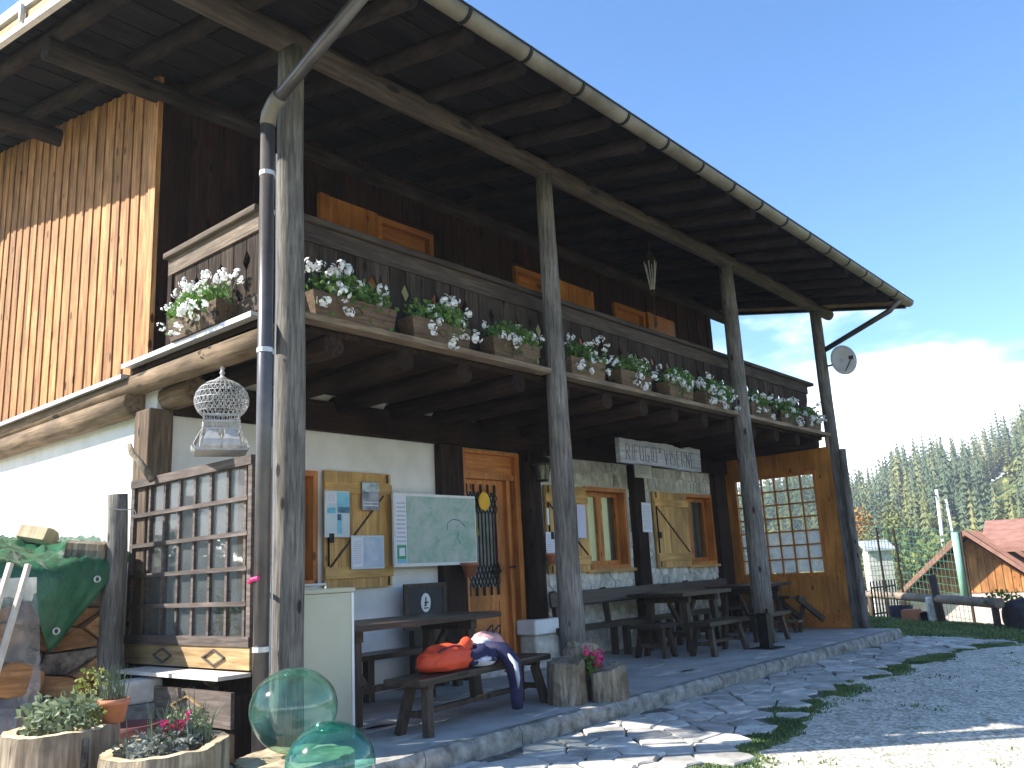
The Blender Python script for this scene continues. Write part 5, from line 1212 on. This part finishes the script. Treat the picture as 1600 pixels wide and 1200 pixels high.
# ---- firewood stack under its tarp (cut ends face the yard, in the shade)
RW = random.Random(77)
WPY = 1.62
g0 = ground(-.9, 1.6)
wrect = (-1.62, -.33, g0, 1.17)
def rough(p, amp, mx=.09):
    q = []
    for i in range(len(p)):
        a, b_ = p[i], p[(i+1) % len(p)]; q.append(a); l = math.hypot(a[0]-b_[0], a[1]-b_[1]); k = int(l/mx)
        for j in range(1, k+1): f_ = j/(k+1); q.append((a[0]+(b_[0]-a[0])*f_+RW.uniform(-amp, amp), a[1]+(b_[1]-a[1])*f_+RW.uniform(-amp, amp)))
    return q
for s, p in cells(jgrid(wrect, .27, .135, .42, RW), wrect, .010, 1.9):
    q = rough(p, .004); y1 = WPY+RW.uniform(-.09, .05); ln = RW.uniform(.85, 1.0); mt = M['fire'] if RW.random() < .86 else M['firebark']
    tx, tz = RW.uniform(-.25, .25), RW.uniform(-.25, .25)
    o = MB().prism(q, lambda a, b, d: (a-s[0], d-y1+((a-s[0])*tx+(b-s[1])*tz if d < y1+.1 else 0), b-s[1]), y1+ln, y1, .005).build('split_log', mt, None, loc=(s[0], y1, s[1]))
    fixn(o); tag(o, 'split firewood log in the stack by the white wall', 'log', 'split logs of the firewood stack')
def bigsplit(name, c, ln, w, h, rot, mat, lab, seed=1, grp=None):
    rs = random.Random(seed); pr = [(-w/2, -h/2), (-w*.1, -h*.53), (w*.45, -h*.46), (w*.52, -h*.1), (w/2, h*.15), (w*.3, h*.42), (w*.08, h/2), (-w*.2, h*.44), (-w*.45, h*.3), (-w*.5, -h*.1)]
    pr = [(a+rs.uniform(-.012, .012), b+rs.uniform(-.012, .012)) for a, b in pr]
    o = MB().prism(pr, lambda a, b, d: (a, d, b), ln/2, -ln/2, .012).build(name, mat, None, loc=c); o.rotation_euler = rot; fixn(o); return tag(o, lab, 'log', grp)
bigsplit('split_log', (-1.06, 1.50, .52), .40, .34, .19, (.0, .08, .25), M['fire'], 'pale grained split log jutting out of the stack front', 2)
bigsplit('split_log', (-.98, 1.48, .30), .40, .36, .17, (.0, -.05, 1.2), M['firebark'], 'dark barked split log lying crosswise low in the stack', 3)
bigsplit('split_log', (-1.0, 1.46, .12), .42, .42, .14, (.0, -.06, .15), M['fire'], 'reddish flat split log at the bottom front of the stack', 4)
bigsplit('split_log', (-.47, 1.70, 1.29), .26, .19, .15, (.1, .12, .9), M['stumpgrey'], 'grey block of wood holding down the tarp beside the grey post', 5)
bigsplit('split_log', (-.62, 2.20, 1.435), .24, .16, .12, (.2, .4, .6), M['cut'], 'pale wedge of wood on top of the tarp against the white wall', 6)
o = autosm(log((-1.00, 1.95, 1.385), (-1.75, 2.35, 1.45), .055, .06, M['logY'], 'round_log', None, 12, 4)); tag(o, 'round barked log lying across the top of the green tarp', 'log')
stuff(tag(MB().bb((-1.58, 2.0, ground(-.9, 2)), (-.14, 2.62, 1.18)).build('dark_filler', M['firebark'], None), 'dark filler box added inside the firewood stack to darken its gaps', 'filler'))  # added dark box behind the logs so the gaps between them stay dark
# tarp: rises over the stack, falls over the front edge with one hanging corner
def hang(x):
    if x > -.78: return .06+.50*(-.36-x)/.42
    if x > -.93: return .56-.34*(-.78-x)/.15
    return .22+.10*sst(-.93, -1.3, x)
tp = MB(); nu, nv = 60, 40; TL = 1.35
for i in range(nu+1):
    x0 = -.16-1.54*i/nu; H = hang(x0); tot = TL+H
    for j in range(nv+1):
        d = tot*j/nv; wr_ = .034*noise.noise(Vector((x0*3.2, d*3.5, 0)))+.034*abs(noise.noise(Vector((x0*8+d*5, d*4, 4))))-.026*abs(noise.noise(Vector((x0*5-d*9, d*7, 9))))+.016*abs(noise.noise(Vector((x0*17, d*15, 2))))
        if d < TL: y = 1.54+(TL-d); z = 1.195+.28*min(y-1.54, .8)-.03*max(0, y-2.34)+wr_*1.8; x = x0
        else:
            e = d-TL; k = min(1, e/.05); y = 1.54-.03*math.sin(k*1.57)-.02*math.sin(e*4+x0*6)+wr_*.8; z = 1.195+wr_*1.8*(1-k)-e; x = x0+.03*e
        tp.v.append((x, y-.015, z))
for i in range(nu):
    for j in range(nv): a = i*(nv+1)+j; tp.f.append((a, a+1, a+nv+2, a+nv+1))
tpo = thing('tarpaulin', 'glossy dark green tarpaulin with eyelets draped over the firewood stack', 'tarpaulin')
o = tp.build('sheet', M['tarp'], tpo, True); md = o.modifiers.new('thick', 'SOLIDIFY'); md.thickness = .004
for x, z in ((-.745, .775), (-.50, 1.095), (-1.2, 1.02)):
    mb = MB(); mb.tube([(x+.019*math.cos(a), 1.478, z+.019*math.sin(a)) for a in [i*.5236 for i in range(13)]], .006, 6, False); mb.build('eyelet', M['zinc'], tpo)
# clear plastic and two sticks leaning on the stack
plm = glassmat('clear_plastic', (.88, .89, .92), dust=.30, dustc=(.75, .76, .8), rough=.12)
pt = MB(); nu, nv = 30, 30
for i in range(nu+1):
    for j in range(nv+1):
        u, v = i/nu, j/nv; x = -.93-.6*u-.10*v+.10*math.sin(v*2.2)*(1-u); z = 1.12-1.25*v; y = 1.36-.10*v+.06*noise.noise(Vector((u*4, v*3, 1)))+.04*abs(noise.noise(Vector((u*11, v*5, 3)))); pt.v.append((x, y, z))
for i in range(nu):
    for j in range(nv): a = i*(nv+1)+j; pt.f.append((a, a+1, a+nv+2, a+nv+1))
tag(pt.build('plastic_sheet', plm, None, True), 'crumpled clear plastic sheet hanging over the front of the firewood', 'plastic sheet')
for (a, b_, lab) in (((-1.00, 1.32, 1.20), (-1.27, 1.22, .1), 'grey stick leaning on the firewood, nearer the grey post'), ((-1.10, 1.33, 1.21), (-1.37, 1.23, .1), 'grey stick leaning on the firewood at the picture edge')):
    tag(MB().bar(a, b_, .032, .026).build('leaning_stick', M['shelf'], None), lab, 'stick')
# grey post beside the stack, branch, block
o = MB(); P = [(-.35+.012*math.sin(i), 1.555, -.15+1.83*i/10) for i in range(11)]
gp = autosm(o.tube(P, [.088-.0022*i for i in range(11)], 14, True, .12, 3).build('grey_post', M['post'], None, True)); tag(gp, 'short grey weathered post at the end of the firewood stack', 'post')
MB().tube([(-.44, 1.50, 1.57), (-.27, 1.47, 1.565), (-.24, 1.49, 1.52), (-.26, 1.53, 1.51)], .005, 5).build('wire_hook', M['zinc'], gp)
br = MB().tube([(-.16, 1.45, 1.78), (-.20, 1.56, 1.92), (-.22, 1.66, 2.00), (-.21, 1.72, 2.07)], [.026, .024, .024, .018], 8, True, .2, 6).build('branch', M['stumpgrey'], None, True); tag(br, 'grey lichened branch end propped behind the trellis top', 'branch')
tag(MB().bb((-.155, -.11, 0), (.155, .11, .145)).build('white_block', M['shelf'], None, bev=.02, loc=(-.39, 1.14, .30)), 'whitewashed stone block at the foot of the grey post', 'block')
tag(MB().bb((-.17, -.13, 0), (.17, .13, .36)).build('dark_block', M['slabedge'], None, bev=.02, loc=(-.39, 1.14, -.062)), 'dark rough block under the whitewashed stone block', 'block')
tag(MB().tube([(TX-.04, .20, 1.02), (TX-.09, .10, 1.03), (PX-.055, .0, 1.035), (PX-.05, -.06, 1.04)], .013, 6).build('pink_ribbon', M['pink'], None), 'pink ribbon tied between trellis and downpipe', 'ribbon')
# dry plants behind the trellis glass
mb = MB(); rn2 = random.Random(8); dpl = thing('potted_shrub', 'green and straw coloured plants seen through the trellis glass', 'plant', (.12, .55, 0))
leaves(mb, (.05, .42, .72), (.05, .18, .3), 160, .05, rn2, 0, .2); mb.build('green_leaves', M['leafy'], dpl)
mb = MB(); sprigs(mb, (0, -.1, .3), (.05, .16), 40, .8, .004, rn2, .08); mb.build('dry_stems', M['ledge'], dpl)
mb = MB(); leaves(mb, (0, -.12, 1.12), (.03, .04, .14), 90, .03, rn2, 0, .2); mb.build('plume', M['ledge'], dpl)
MB().lathe([(.11, 0), (.15, .28), (.16, .3), (.14, .3), (.13, .26), (.001, .25)], 14).build('tub', M['terrad'], dpl)
MB().bb((-.14, .2, 0), (.14, .62, .3)).build('trough', M['tleg'], dpl)
# ================================================================== beyond the terrace
def ray(px, py):
    d = fw*FPX+r2*(px-800)+u2*(600-py); return d.normalized()
def at_r(px, r):                     # ground position in the direction of a map bearing at distance r
    d = ray(px, 880); h = math.hypot(d.x, d.y); return CAM.x+d.x/h*r, CAM.y+d.y/h*r
# log fence along the lawn
fl = thing('log_fence', 'low log rail fence on leaning dark posts beyond the lawn', 'fence')
A = Vector((17.2, 2.55, .12)); B = Vector((13.1, -1.05, .10))
autosm(log(A, B, .075, .085, M['fence'], 'rail', fl, 12, 8, .08, .02))
q = A.lerp(B, .62); MB().tube([(q.x+.03, q.y-.02, ground(q.x, q.y)-.2), (q.x-.02, q.y+.04, .55)], [.085, .07], 10).build('post', M['tleg'], fl, True)
q = A.lerp(B, .05); MB().tube([(q.x, q.y, ground(q.x, q.y)-.2), (q.x, q.y, .2)], [.06, .06], 8).build('post', M['tleg'], fl, True)
q = A.lerp(B, .97); MB().tube([(q.x, q.y, ground(q.x, q.y)-.2), (q.x, q.y, .12)], [.06, .06], 8).build('post', M['tleg'], fl, True)
# dark barrel-like log at the frame edge
bo = Vector((13.4, -1.35, ground(13.4, -1.35)))
sm = MB().tube([(-.30, 0, 0), (-.27, 0, 0), (.05, 0, 0), (.34, 0, 0), (.38, 0, 0)], [.16, .26, .29, .27, .18], 18, True, .12, 3).build('dark_boulder', nmat('dark_boulder', (.02, .018, .022), (.05, .045, .05), 8, .8, .6, .02, 0), None, True, loc=(bo.x, bo.y, bo.z+.24), rz=-.75); tag(sm, 'dark rounded boulder at the edge of the lawn', 'boulder')
mb = MB(); leaves(mb, (bo.x+.2, bo.y+.35, bo.z+.5), (.5, .3, .16), 260, .06, random.Random(2), 0, .5); tag(mb.build('low_bush', M['leaf'], None), 'low green bush behind the dark boulder', 'bush')
# tall green netting with posts
NX = 19.5
def atX(px, py, x): d = ray(px, py); s_ = (x-CAM.x)/d.x; return CAM+d*s_
nf = thing('net_fence', 'tall thin green net on slim posts between the lawn and the red roofed house', 'fence')
pa = atX(1348, 823, NX+1.2); pb_ = atX(1500, 830, NX-.6); zt = 2.0 if False else pa.z
gm = nmat('green_net', (.03, .10, .07), (.06, .16, .11), 4, .6, 0, .01, 0); gmp = nmat('pale_green_pad', (.22, .42, .33), (.32, .52, .42), 3, .6, 0, .01, 0)
mb = MB(); n = 26
for i in range(n+1):
    p = pa.lerp(pb_, i/n); mb.bar((p.x, p.y, -1.2), (p.x, p.y, p.z), .011, .011)
for j in range(16):
    z = -1.0+(pa.z+1.0)*j/15; mb.bar((pa.x, pa.y, z), (pb_.x, pb_.y, z+(pb_.z-pa.z)), .011, .011)
mb.build('net', gm, nf)
for f_ in (.17, .36): p = pa.lerp(pb_, f_); MB().tube([(p.x, p.y, -1.6), (p.x-.02, p.y+.03, p.z)], .03, 6).build('net_post', M['rail'], nf)
MB().tube([(pb_.x, pb_.y, -1.6), (pb_.x, pb_.y, pb_.z)], .035, 6).build('net_post', M['rail'], nf)
MB().tube([(pb_.x, pb_.y+.12, -.1), (pb_.x, pb_.y+.12, pb_.z-.02)], .085, 10).build('padded_post', gmp, nf, True)
# white shed tower
def rel(px, py, r):
    d = ray(px, py); h = math.hypot(d.x, d.y); return CAM+d*(r/h)
p = rel(1375, 900, 27); zb = ground(p.x, p.y); zr = rel(1375, 852, 27).z
sh = thing('slatted_shed', 'narrow pale shed with a bright sheet roof behind the net', 'shed', (p.x, p.y, zb), .55)
hh = zr-zb-.12
wb = MB().bb((-.32, -.30, 0), (.32, .30, hh)).build('wall', M['white'], sh); 
k = int(hh/.13)
for i in range(k): MB().bb((-.34, -.32, .13*i+.008), (.34, .32, .13*i+.118)).build('slat', M['shelf'], wb)
MB().add([(-.45, -.42, hh+.02), (.45, -.42, hh+.28), (.45, .42, hh+.28), (-.45, .42, hh+.02), (-.45, -.42, hh-.03), (.45, -.42, hh+.23), (.45, .42, hh+.23), (-.45, .42, hh-.03)], [(0, 1, 2, 3), (7, 6, 5, 4), (0, 4, 5, 1), (1, 5, 6, 2), (2, 6, 7, 3), (3, 7, 4, 0)]).build('roof', M['zinc'], sh)
MB().bb((.341, -.2, 0), (.36, .22, hh*.8)).build('door', M['post'], sh)
# red roofed house
hp = rel(1516, 880, 33); zb = ground(hp.x, hp.y)-.3; apex = rel(1514, 836, 33).z-zb
az = math.atan2(hp.y-CAM.y, hp.x-CAM.x)
hs = thing('red_roofed_house', 'low house with pink red roof, wooden gable and pale walls beyond the fence', 'house', (hp.x, hp.y, zb), az-math.pi/2-.10)
# local: x across the gable, y along the ridge (away from the camera)
HW, HL = 2.45, 9.0; ev = apex-2.15
rm = nmat('pink_red_roof', (.24, .115, .08), (.35, .18, .13), 3, .7, .3, .01, .05); pk = nmat('pink_render', (.62, .44, .38), (.72, .54, .48), 3, .9, .2, .01, 0); gw = wood('gable_wood', (.26, .10, .03), (.42, .18, .06), (.52, .26, .10), 'Z', .7, .2, .5, .2)
MB().bb((-HW+.35, .5, 0), (HW-.35, HL, ev+.25)).build('wall', pk, hs)
gb = MB().add([(-HW+.35, .5, ev+.25), (HW-.35, .5, ev+.25), (0, .5, apex-.12), (-HW+.35, HL, ev+.25), (HW-.35, HL, ev+.25), (0, HL, apex-.12)], [(0, 1, 2), (5, 4, 3), (0, 3, 4, 1), (1, 4, 5, 2), (2, 5, 3, 0)]).build('gable', gw, hs)
w = .24; x = -HW+.45
while x < HW-.45:
    xc = x+w/2; zt = apex-.16-(apex-.12-ev-.25)*abs(xc)/(HW-.35)-.06
    if zt > ev+.3: MB().bb((x+.01, .47, ev+.24), (x+w-.01, .498, zt)).build('board', gw, gb)
    x += w
for sx_ in (-1, 1):
    V = []
    for y in (-.35, HL+.3):
        V += [(0, y, apex), (sx_*(HW+.55), y, ev-.38), (sx_*(HW+.55), y, ev-.22), (0, y, apex+.16)]
    o = MB().add(V, [(0, 1, 2, 3), (7, 6, 5, 4), (0, 4, 5, 1), (1, 5, 6, 2), (2, 6, 7, 3), (3, 7, 4, 0)]).build('roof_slope', rm, hs); fixn(o)
    for y in [(-.2+.55*i) for i in range(17)]: MB().bar((sx_*.1, y, apex+.15), (sx_*(HW+.5), y, ev-.20), .05, .035).build('roof_seam', rm, o)
# higher cross wing to the right, with a wooden band
V = []
wing = MB().bb((.9, 2.6, 0), (8.5, 8.2, ev+1.2)).build('wing_wall', gw, hs)
o = MB().add([(.2, 1.6, apex-.62), (9.3, 1.6, apex-.62), (9.3, 5.4, apex+.42), (.2, 5.4, apex+.42), (.2, 1.6, apex-.46), (9.3, 1.6, apex-.46), (9.3, 5.4, apex+.58), (.2, 5.4, apex+.58)], [(0, 1, 2, 3), (7, 6, 5, 4), (0, 4, 5, 1), (1, 5, 6, 2), (2, 6, 7, 3), (3, 7, 4, 0)]).build('wing_roof', rm, hs); fixn(o)
ch = MB().bb((2.2, 4.6, apex), (2.65, 5.05, apex+.95)).build('chimney', M['terra'], hs); MB().bb((2.1, 4.5, apex+.951), (2.75, 5.15, apex+1.08)).build('cap', M['terra'], ch)
for x in (-1.4, 1.2): 
    wn = MB().bb((x-.35, .46, .7), (x+.35, .499, 1.5)).build('window', M['white'], hs); MB().bb((x-.28, .44, .76), (x+.28, .459, 1.44)).build('pane', nmat('dark_pane', (.02, .025, .03), (.04, .045, .05), 4, .2, 0, .01, 0), wn)
# utility poles
for px, py0, py1, r, lab in ((1466, 765, 855, 70, 'tall thin white utility pole in front of the wooded hill'), (1481, 780, 806, 95, 'short pale utility pole behind the tall one')):
    a = rel(px-3, py0, r); b_ = rel(px+6, py1, r); zb = ground(b_.x, b_.y)
    pp = thing('utility_pole', lab, 'utility pole', (b_.x, b_.y, zb)); MB().tube([(0, 0, -.3), (a.x-b_.x, a.y-b_.y, a.z-zb)], [.16, .11], 8).build('shaft', M['white'], pp, True); MB().bar((a.x-b_.x-.5, a.y-b_.y+.3, a.z-zb-.4), (a.x-b_.x+.5, a.y-b_.y-.3, a.z-zb-.4), .1, .1).build('crossarm', M['rail'], pp)
# clutter by the net: dark tubs, black iron fence
irf = thing('iron_fence', 'low black iron fence behind the log rail', 'fence')
mb = MB(); a = rel(1362, 925, 19.5); b_ = rel(1400, 925, 20.5); z0 = ground(a.x, a.y)
for i in range(9): q = a.lerp(b_, i/8); MB().bar((q.x, q.y, z0-.1), (q.x, q.y, z0+.75), .025, .025).build('picket', M['iron'], irf)
for z in (.1, .62): MB().bar((a.x, a.y, z0+z), (b_.x, b_.y, z0+z), .03, .03).build('rail', M['iron'], irf)
def tub(px, r, rad, h, mat, lab, n=14):
    q = rel(px, 930, r); z = ground(q.x, q.y); t_ = MB().lathe([(rad*.8, 0), (rad, h), (rad*.9, h), (rad*.85, h*.8), (.001, h*.75)], n).build('tub', mat, None, loc=(q.x, q.y, z)); return tag(t_, lab, 'tub')
tub(1404, 19.6, .24, .30, nmat('dark_blue_tub', (.02, .025, .05), (.05, .055, .09), 4, .6, .1, .01, 0), 'dark blue tub on the bank behind the log rail')
tub(1440, 18.9, .26, .20, M['iron'], 'low black tub on the bank beside the orange box')
q = rel(1421, 935, 18.7); tag(MB().bb((-.15, -.15, 0), (.15, .15, .24)).build('orange_box', M['terra'], None, bev=.02, loc=(q.x, q.y, ground(q.x, q.y))), 'orange clay box between the dark tubs', 'box')
q = rel(1457, 935, 18.6); tag(MB().bb((-.14, -.12, 0), (.14, .12, .5)).build('rubble_stone', M['stone'], None, bev=.04, loc=(q.x, q.y, ground(q.x, q.y)), rz=.4), 'upright grey stone beside the low black tub', 'stone')
# ------------------------------------------------------------------ wooded hill
def conifer(n_wh, n_sp, H, rad, seed, droop=.35):
    rnd = random.Random(seed); mb = MB()
    for i in range(n_wh):
        f_ = i/(n_wh-1); z = H*(.02+.96*f_); rr = rad*((1-f_)**.8)*rnd.uniform(.8, 1.1)+.03*rad
        for k in range(n_sp):
            a = 6.283*(k+rnd.random()*.7)/n_sp+i; r_ = rr*rnd.uniform(.35, 1.2); w = .17*rr+.04*rad; dz = -droop*r_+.05*H/n_wh
            c, s_ = math.cos(a), math.sin(a); px, py = -s_*w, c*w; o = len(mb.v)
            mb.v += [(0, 0, z+H/n_wh*.75), (c*r_*.55+px, s_*r_*.55+py, z+dz*.35), (c*r_, s_*r_, z+dz), (c*r_*.55-px, s_*r_*.55-py, z+dz*.35)]; mb.f += [(o, o+1, o+2), (o, o+2, o+3)]
    return mb
def bushy(H, rad, seed, n=420, size=.5):
    rnd = random.Random(seed); mb = MB()
    for k in range(9):
        c = (rnd.gauss(0, rad*.42), rnd.gauss(0, rad*.42), H*rnd.uniform(.12, .85)); leaves(mb, c, (rad*.5, rad*.5, H*.22), n//9, size, rnd, 0, .2)
    return mb
def fmat(name, c1, c2, sc=.12):
    m, t, b = newmat(name); lk = t.links.new; g = node(t, 'ShaderNodeNewGeometry'); n1 = node(t, 'ShaderNodeTexNoise', Scale=sc, Detail=4); lk(g.outputs['Position'], n1.inputs['Vector']); r = ramp(t, [(.35, c1), (.65, c2)]); lk(n1.outputs['Fac'], r.inputs['Fac']); lk(r.outputs[0], b.inputs['Base Color']); b.inputs['Roughness'].default_value = .9; b.inputs['Specular IOR Level'].default_value = .1
    return m
M['con'] = fmat('conifer_needles', (.055, .088, .055), (.13, .165, .095)); M['con2'] = fmat('lighter_conifers', (.10, .125, .055), (.22, .22, .09)); M['dec'] = fmat('autumn_leaves', (.11, .15, .05), (.22, .23, .08)); M['org'] = fmat('orange_leaves', (.30, .14, .03), (.42, .22, .05)); M['trunkm'] = nmat('bark_far', (.06, .045, .035), (.11, .09, .07), 3, .95, 0, .01, 0)
RF = random.Random(99)
def hillpos(adeg, r): a = math.radians(adeg); x = CAM.x+r*math.cos(a); y = CAM.y+r*math.sin(a); return x, y, ground(x, y)
def bare(ad, r): return 10.0 < ad < 11.9 and 104 < r < 184
mA, mB, mC = MB(), MB(), MB()
bsh = [bushy(1, .42, s, 260, .13) for s in range(3)]
lowA = [conifer(15, 8, 1, rr_, s, .45) for s, rr_ in enumerate((.15, .17, .13, .19, .16, .14))]
def put(dst, src, x, y, z, sx_, sz, rz):
    o = len(dst.v); c, s_ = math.cos(rz)*sx_, math.sin(rz)*sx_
    dst.v += [(x+a*c-b*s_, y+a*s_+b*c, z+d*sz) for a, b, d in src.v]; dst.f += [tuple(i+o for i in f_) for f_ in src.f]
cnt = 0
for k in range(2600):
    ad = RF.uniform(1, 34); r = math.sqrt(RF.uniform(78**2, 206**2))
    if bare(ad, r): continue
    x, y, z = hillpos(ad, r); H = RF.uniform(5.5, 11.5)*(1 if r > 110 else .8); 
    if r < 100 and RF.random() < .45: continue
    if RF.random() < .07: put(mC, bsh[k % 3], x, y, z-.4, H*.62, H*.62, RF.random()*6); continue
    put(mA if noise.noise(Vector((x*.03, y*.03, 0)))+RF.gauss(0, .25) < .05 else mB, lowA[k % 6], x, y, z-.3, H*RF.uniform(.85, 1.25), H, RF.random()*6); cnt += 1
stuff(tag(mA.build('conifer_wood', M['con'], None), 'dark conifer wood covering the hillside', 'forest')); stuff(tag(mB.build('mixed_wood', M['con2'], None), 'paler green conifers mixed through the hillside wood', 'forest'))
for k in range(420):
    ad = RF.uniform(4, 34); r = RF.uniform(48, 118)
    if ad < 17 and r < 62 and ad > 6: continue
    if bare(ad, r): continue
    x, y, z = hillpos(ad, r); H = RF.uniform(2.2, 5.5); put(mC, bsh[k % 3], x, y, z-.4, H, H, RF.random()*6)
stuff(tag(mC.build('autumn_scrub', M['dec'], None), 'yellow green autumn scrub at the foot of the hill', 'shrubs'))
# skyline conifers and coloured trees as individuals
def mk(mb, name, mat): m_ = mb.mesh(name); m_.materials.append(mat); return m_
hiC = [mk(conifer(20, 9, 10, 1.75, 50+s), 'crown', M['con']) for s in range(4)]; TR = mk(MB().tube([(0, 0, -.5), (0, 0, 9.3)], [.22, .03], 6), 'trunk', M['trunkm'])
sky_ = [(1335, 205, 1), (1345, 200, .9), (1358, 206, 1.05), (1366, 198, 1.0), (1376, 208, 1.25), (1402, 206, 1.1), (1412, 200, .9), (1428, 208, 1.25), (1440, 203, .9), (1455, 212, 1.5), (1470, 211, 1.45), (1482, 204, .8), (1492, 206, .85), (1502, 204, .9), (1520, 208, 1.25), (1534, 206, 1.2), (1545, 203, 1.1), (1556, 209, 1.3), (1562, 205, 1.1), (1574, 203, 1.05), (1586, 206, 1.15), (1596, 208, 1.35), (1608, 206, 1.2), (1322, 207, 1.0), (1310, 204, 1.0)]
special = {9: 'tall slim conifer on the skyline, left one of an isolated pair', 10: 'tall slim conifer on the skyline, right one of an isolated pair', 21: 'tall conifer on the skyline at the right edge of the picture'}
for i, (px, r, s_) in enumerate(sky_):
    x, y = at_r(px, r); z = ground(x, y)-.2
    t_ = thing('pine_tree', special.get(i, 'dark conifer standing out on the skyline of the wooded hill'), 'tree', (x, y, z), RF.random()*6, 'skyline conifers'); t_.scale = (s_*(.75 if i in (9, 10) else .95), s_*(.75 if i in (9, 10) else .95), s_)
    inst('crown', hiC[i % 4], t_); inst('trunk', TR, t_)
for px, r, H, w, mat, lab, sd in ((1352, 72, 8.2, 1.5, 'org', 'orange autumn tree beside the last porch post', 61), (1400, 78, 7.4, 1.25, 'dec', 'slim yellow autumn tree in front of the dark wood', 62), (1345, 40, 3.6, 1.3, 'dec', 'yellow shrub low beside the last porch post', 63), (1530, 90, 4.6, 1.1, 'org', 'small orange tree above the red roofed house', 64), (1352, 47, 4.8, 1.5, 'dec', 'yellow green bush left of the slatted shed', 65), (1450, 55, 5.2, 2.2, 'dec', 'yellow green tree behind the green net', 66), (1500, 60, 4.0, 2.0, 'dec', 'yellow green bush left of the red roof ridge', 67)):
    x, y = at_r(px, r); z = ground(x, y)-.2
    t_ = thing('autumn_tree', lab, 'tree', (x, y, z)); bushy(H, w, sd, 900, .34).build('crown', M[mat], t_); MB().tube([(0, 0, 0), (.05, 0, H*.7)], [.12, .03], 6).build('trunk', M['trunkm'], t_)
# ------------------------------------------------------------------ valley air
hz = MB().bb((-90, -160, -8), (330, 190, 38)).build('haze', None, None)
m = bpy.data.materials.new('haze'); m.use_nodes = True; t = m.node_tree; t.nodes.clear(); vo_ = t.nodes.new('ShaderNodeVolumePrincipled'); ou = t.nodes.new('ShaderNodeOutputMaterial'); vo_.inputs['Color'].default_value = (.86, .92, 1, 1); vo_.inputs['Density'].default_value = .0011; vo_.inputs['Anisotropy'].default_value = .2
t.links.new(vo_.outputs[0], ou.inputs['Volume']); hz.data.materials.append(m); stuff(hz); tag(hz, 'pale blue haze of the valley air', 'haze')
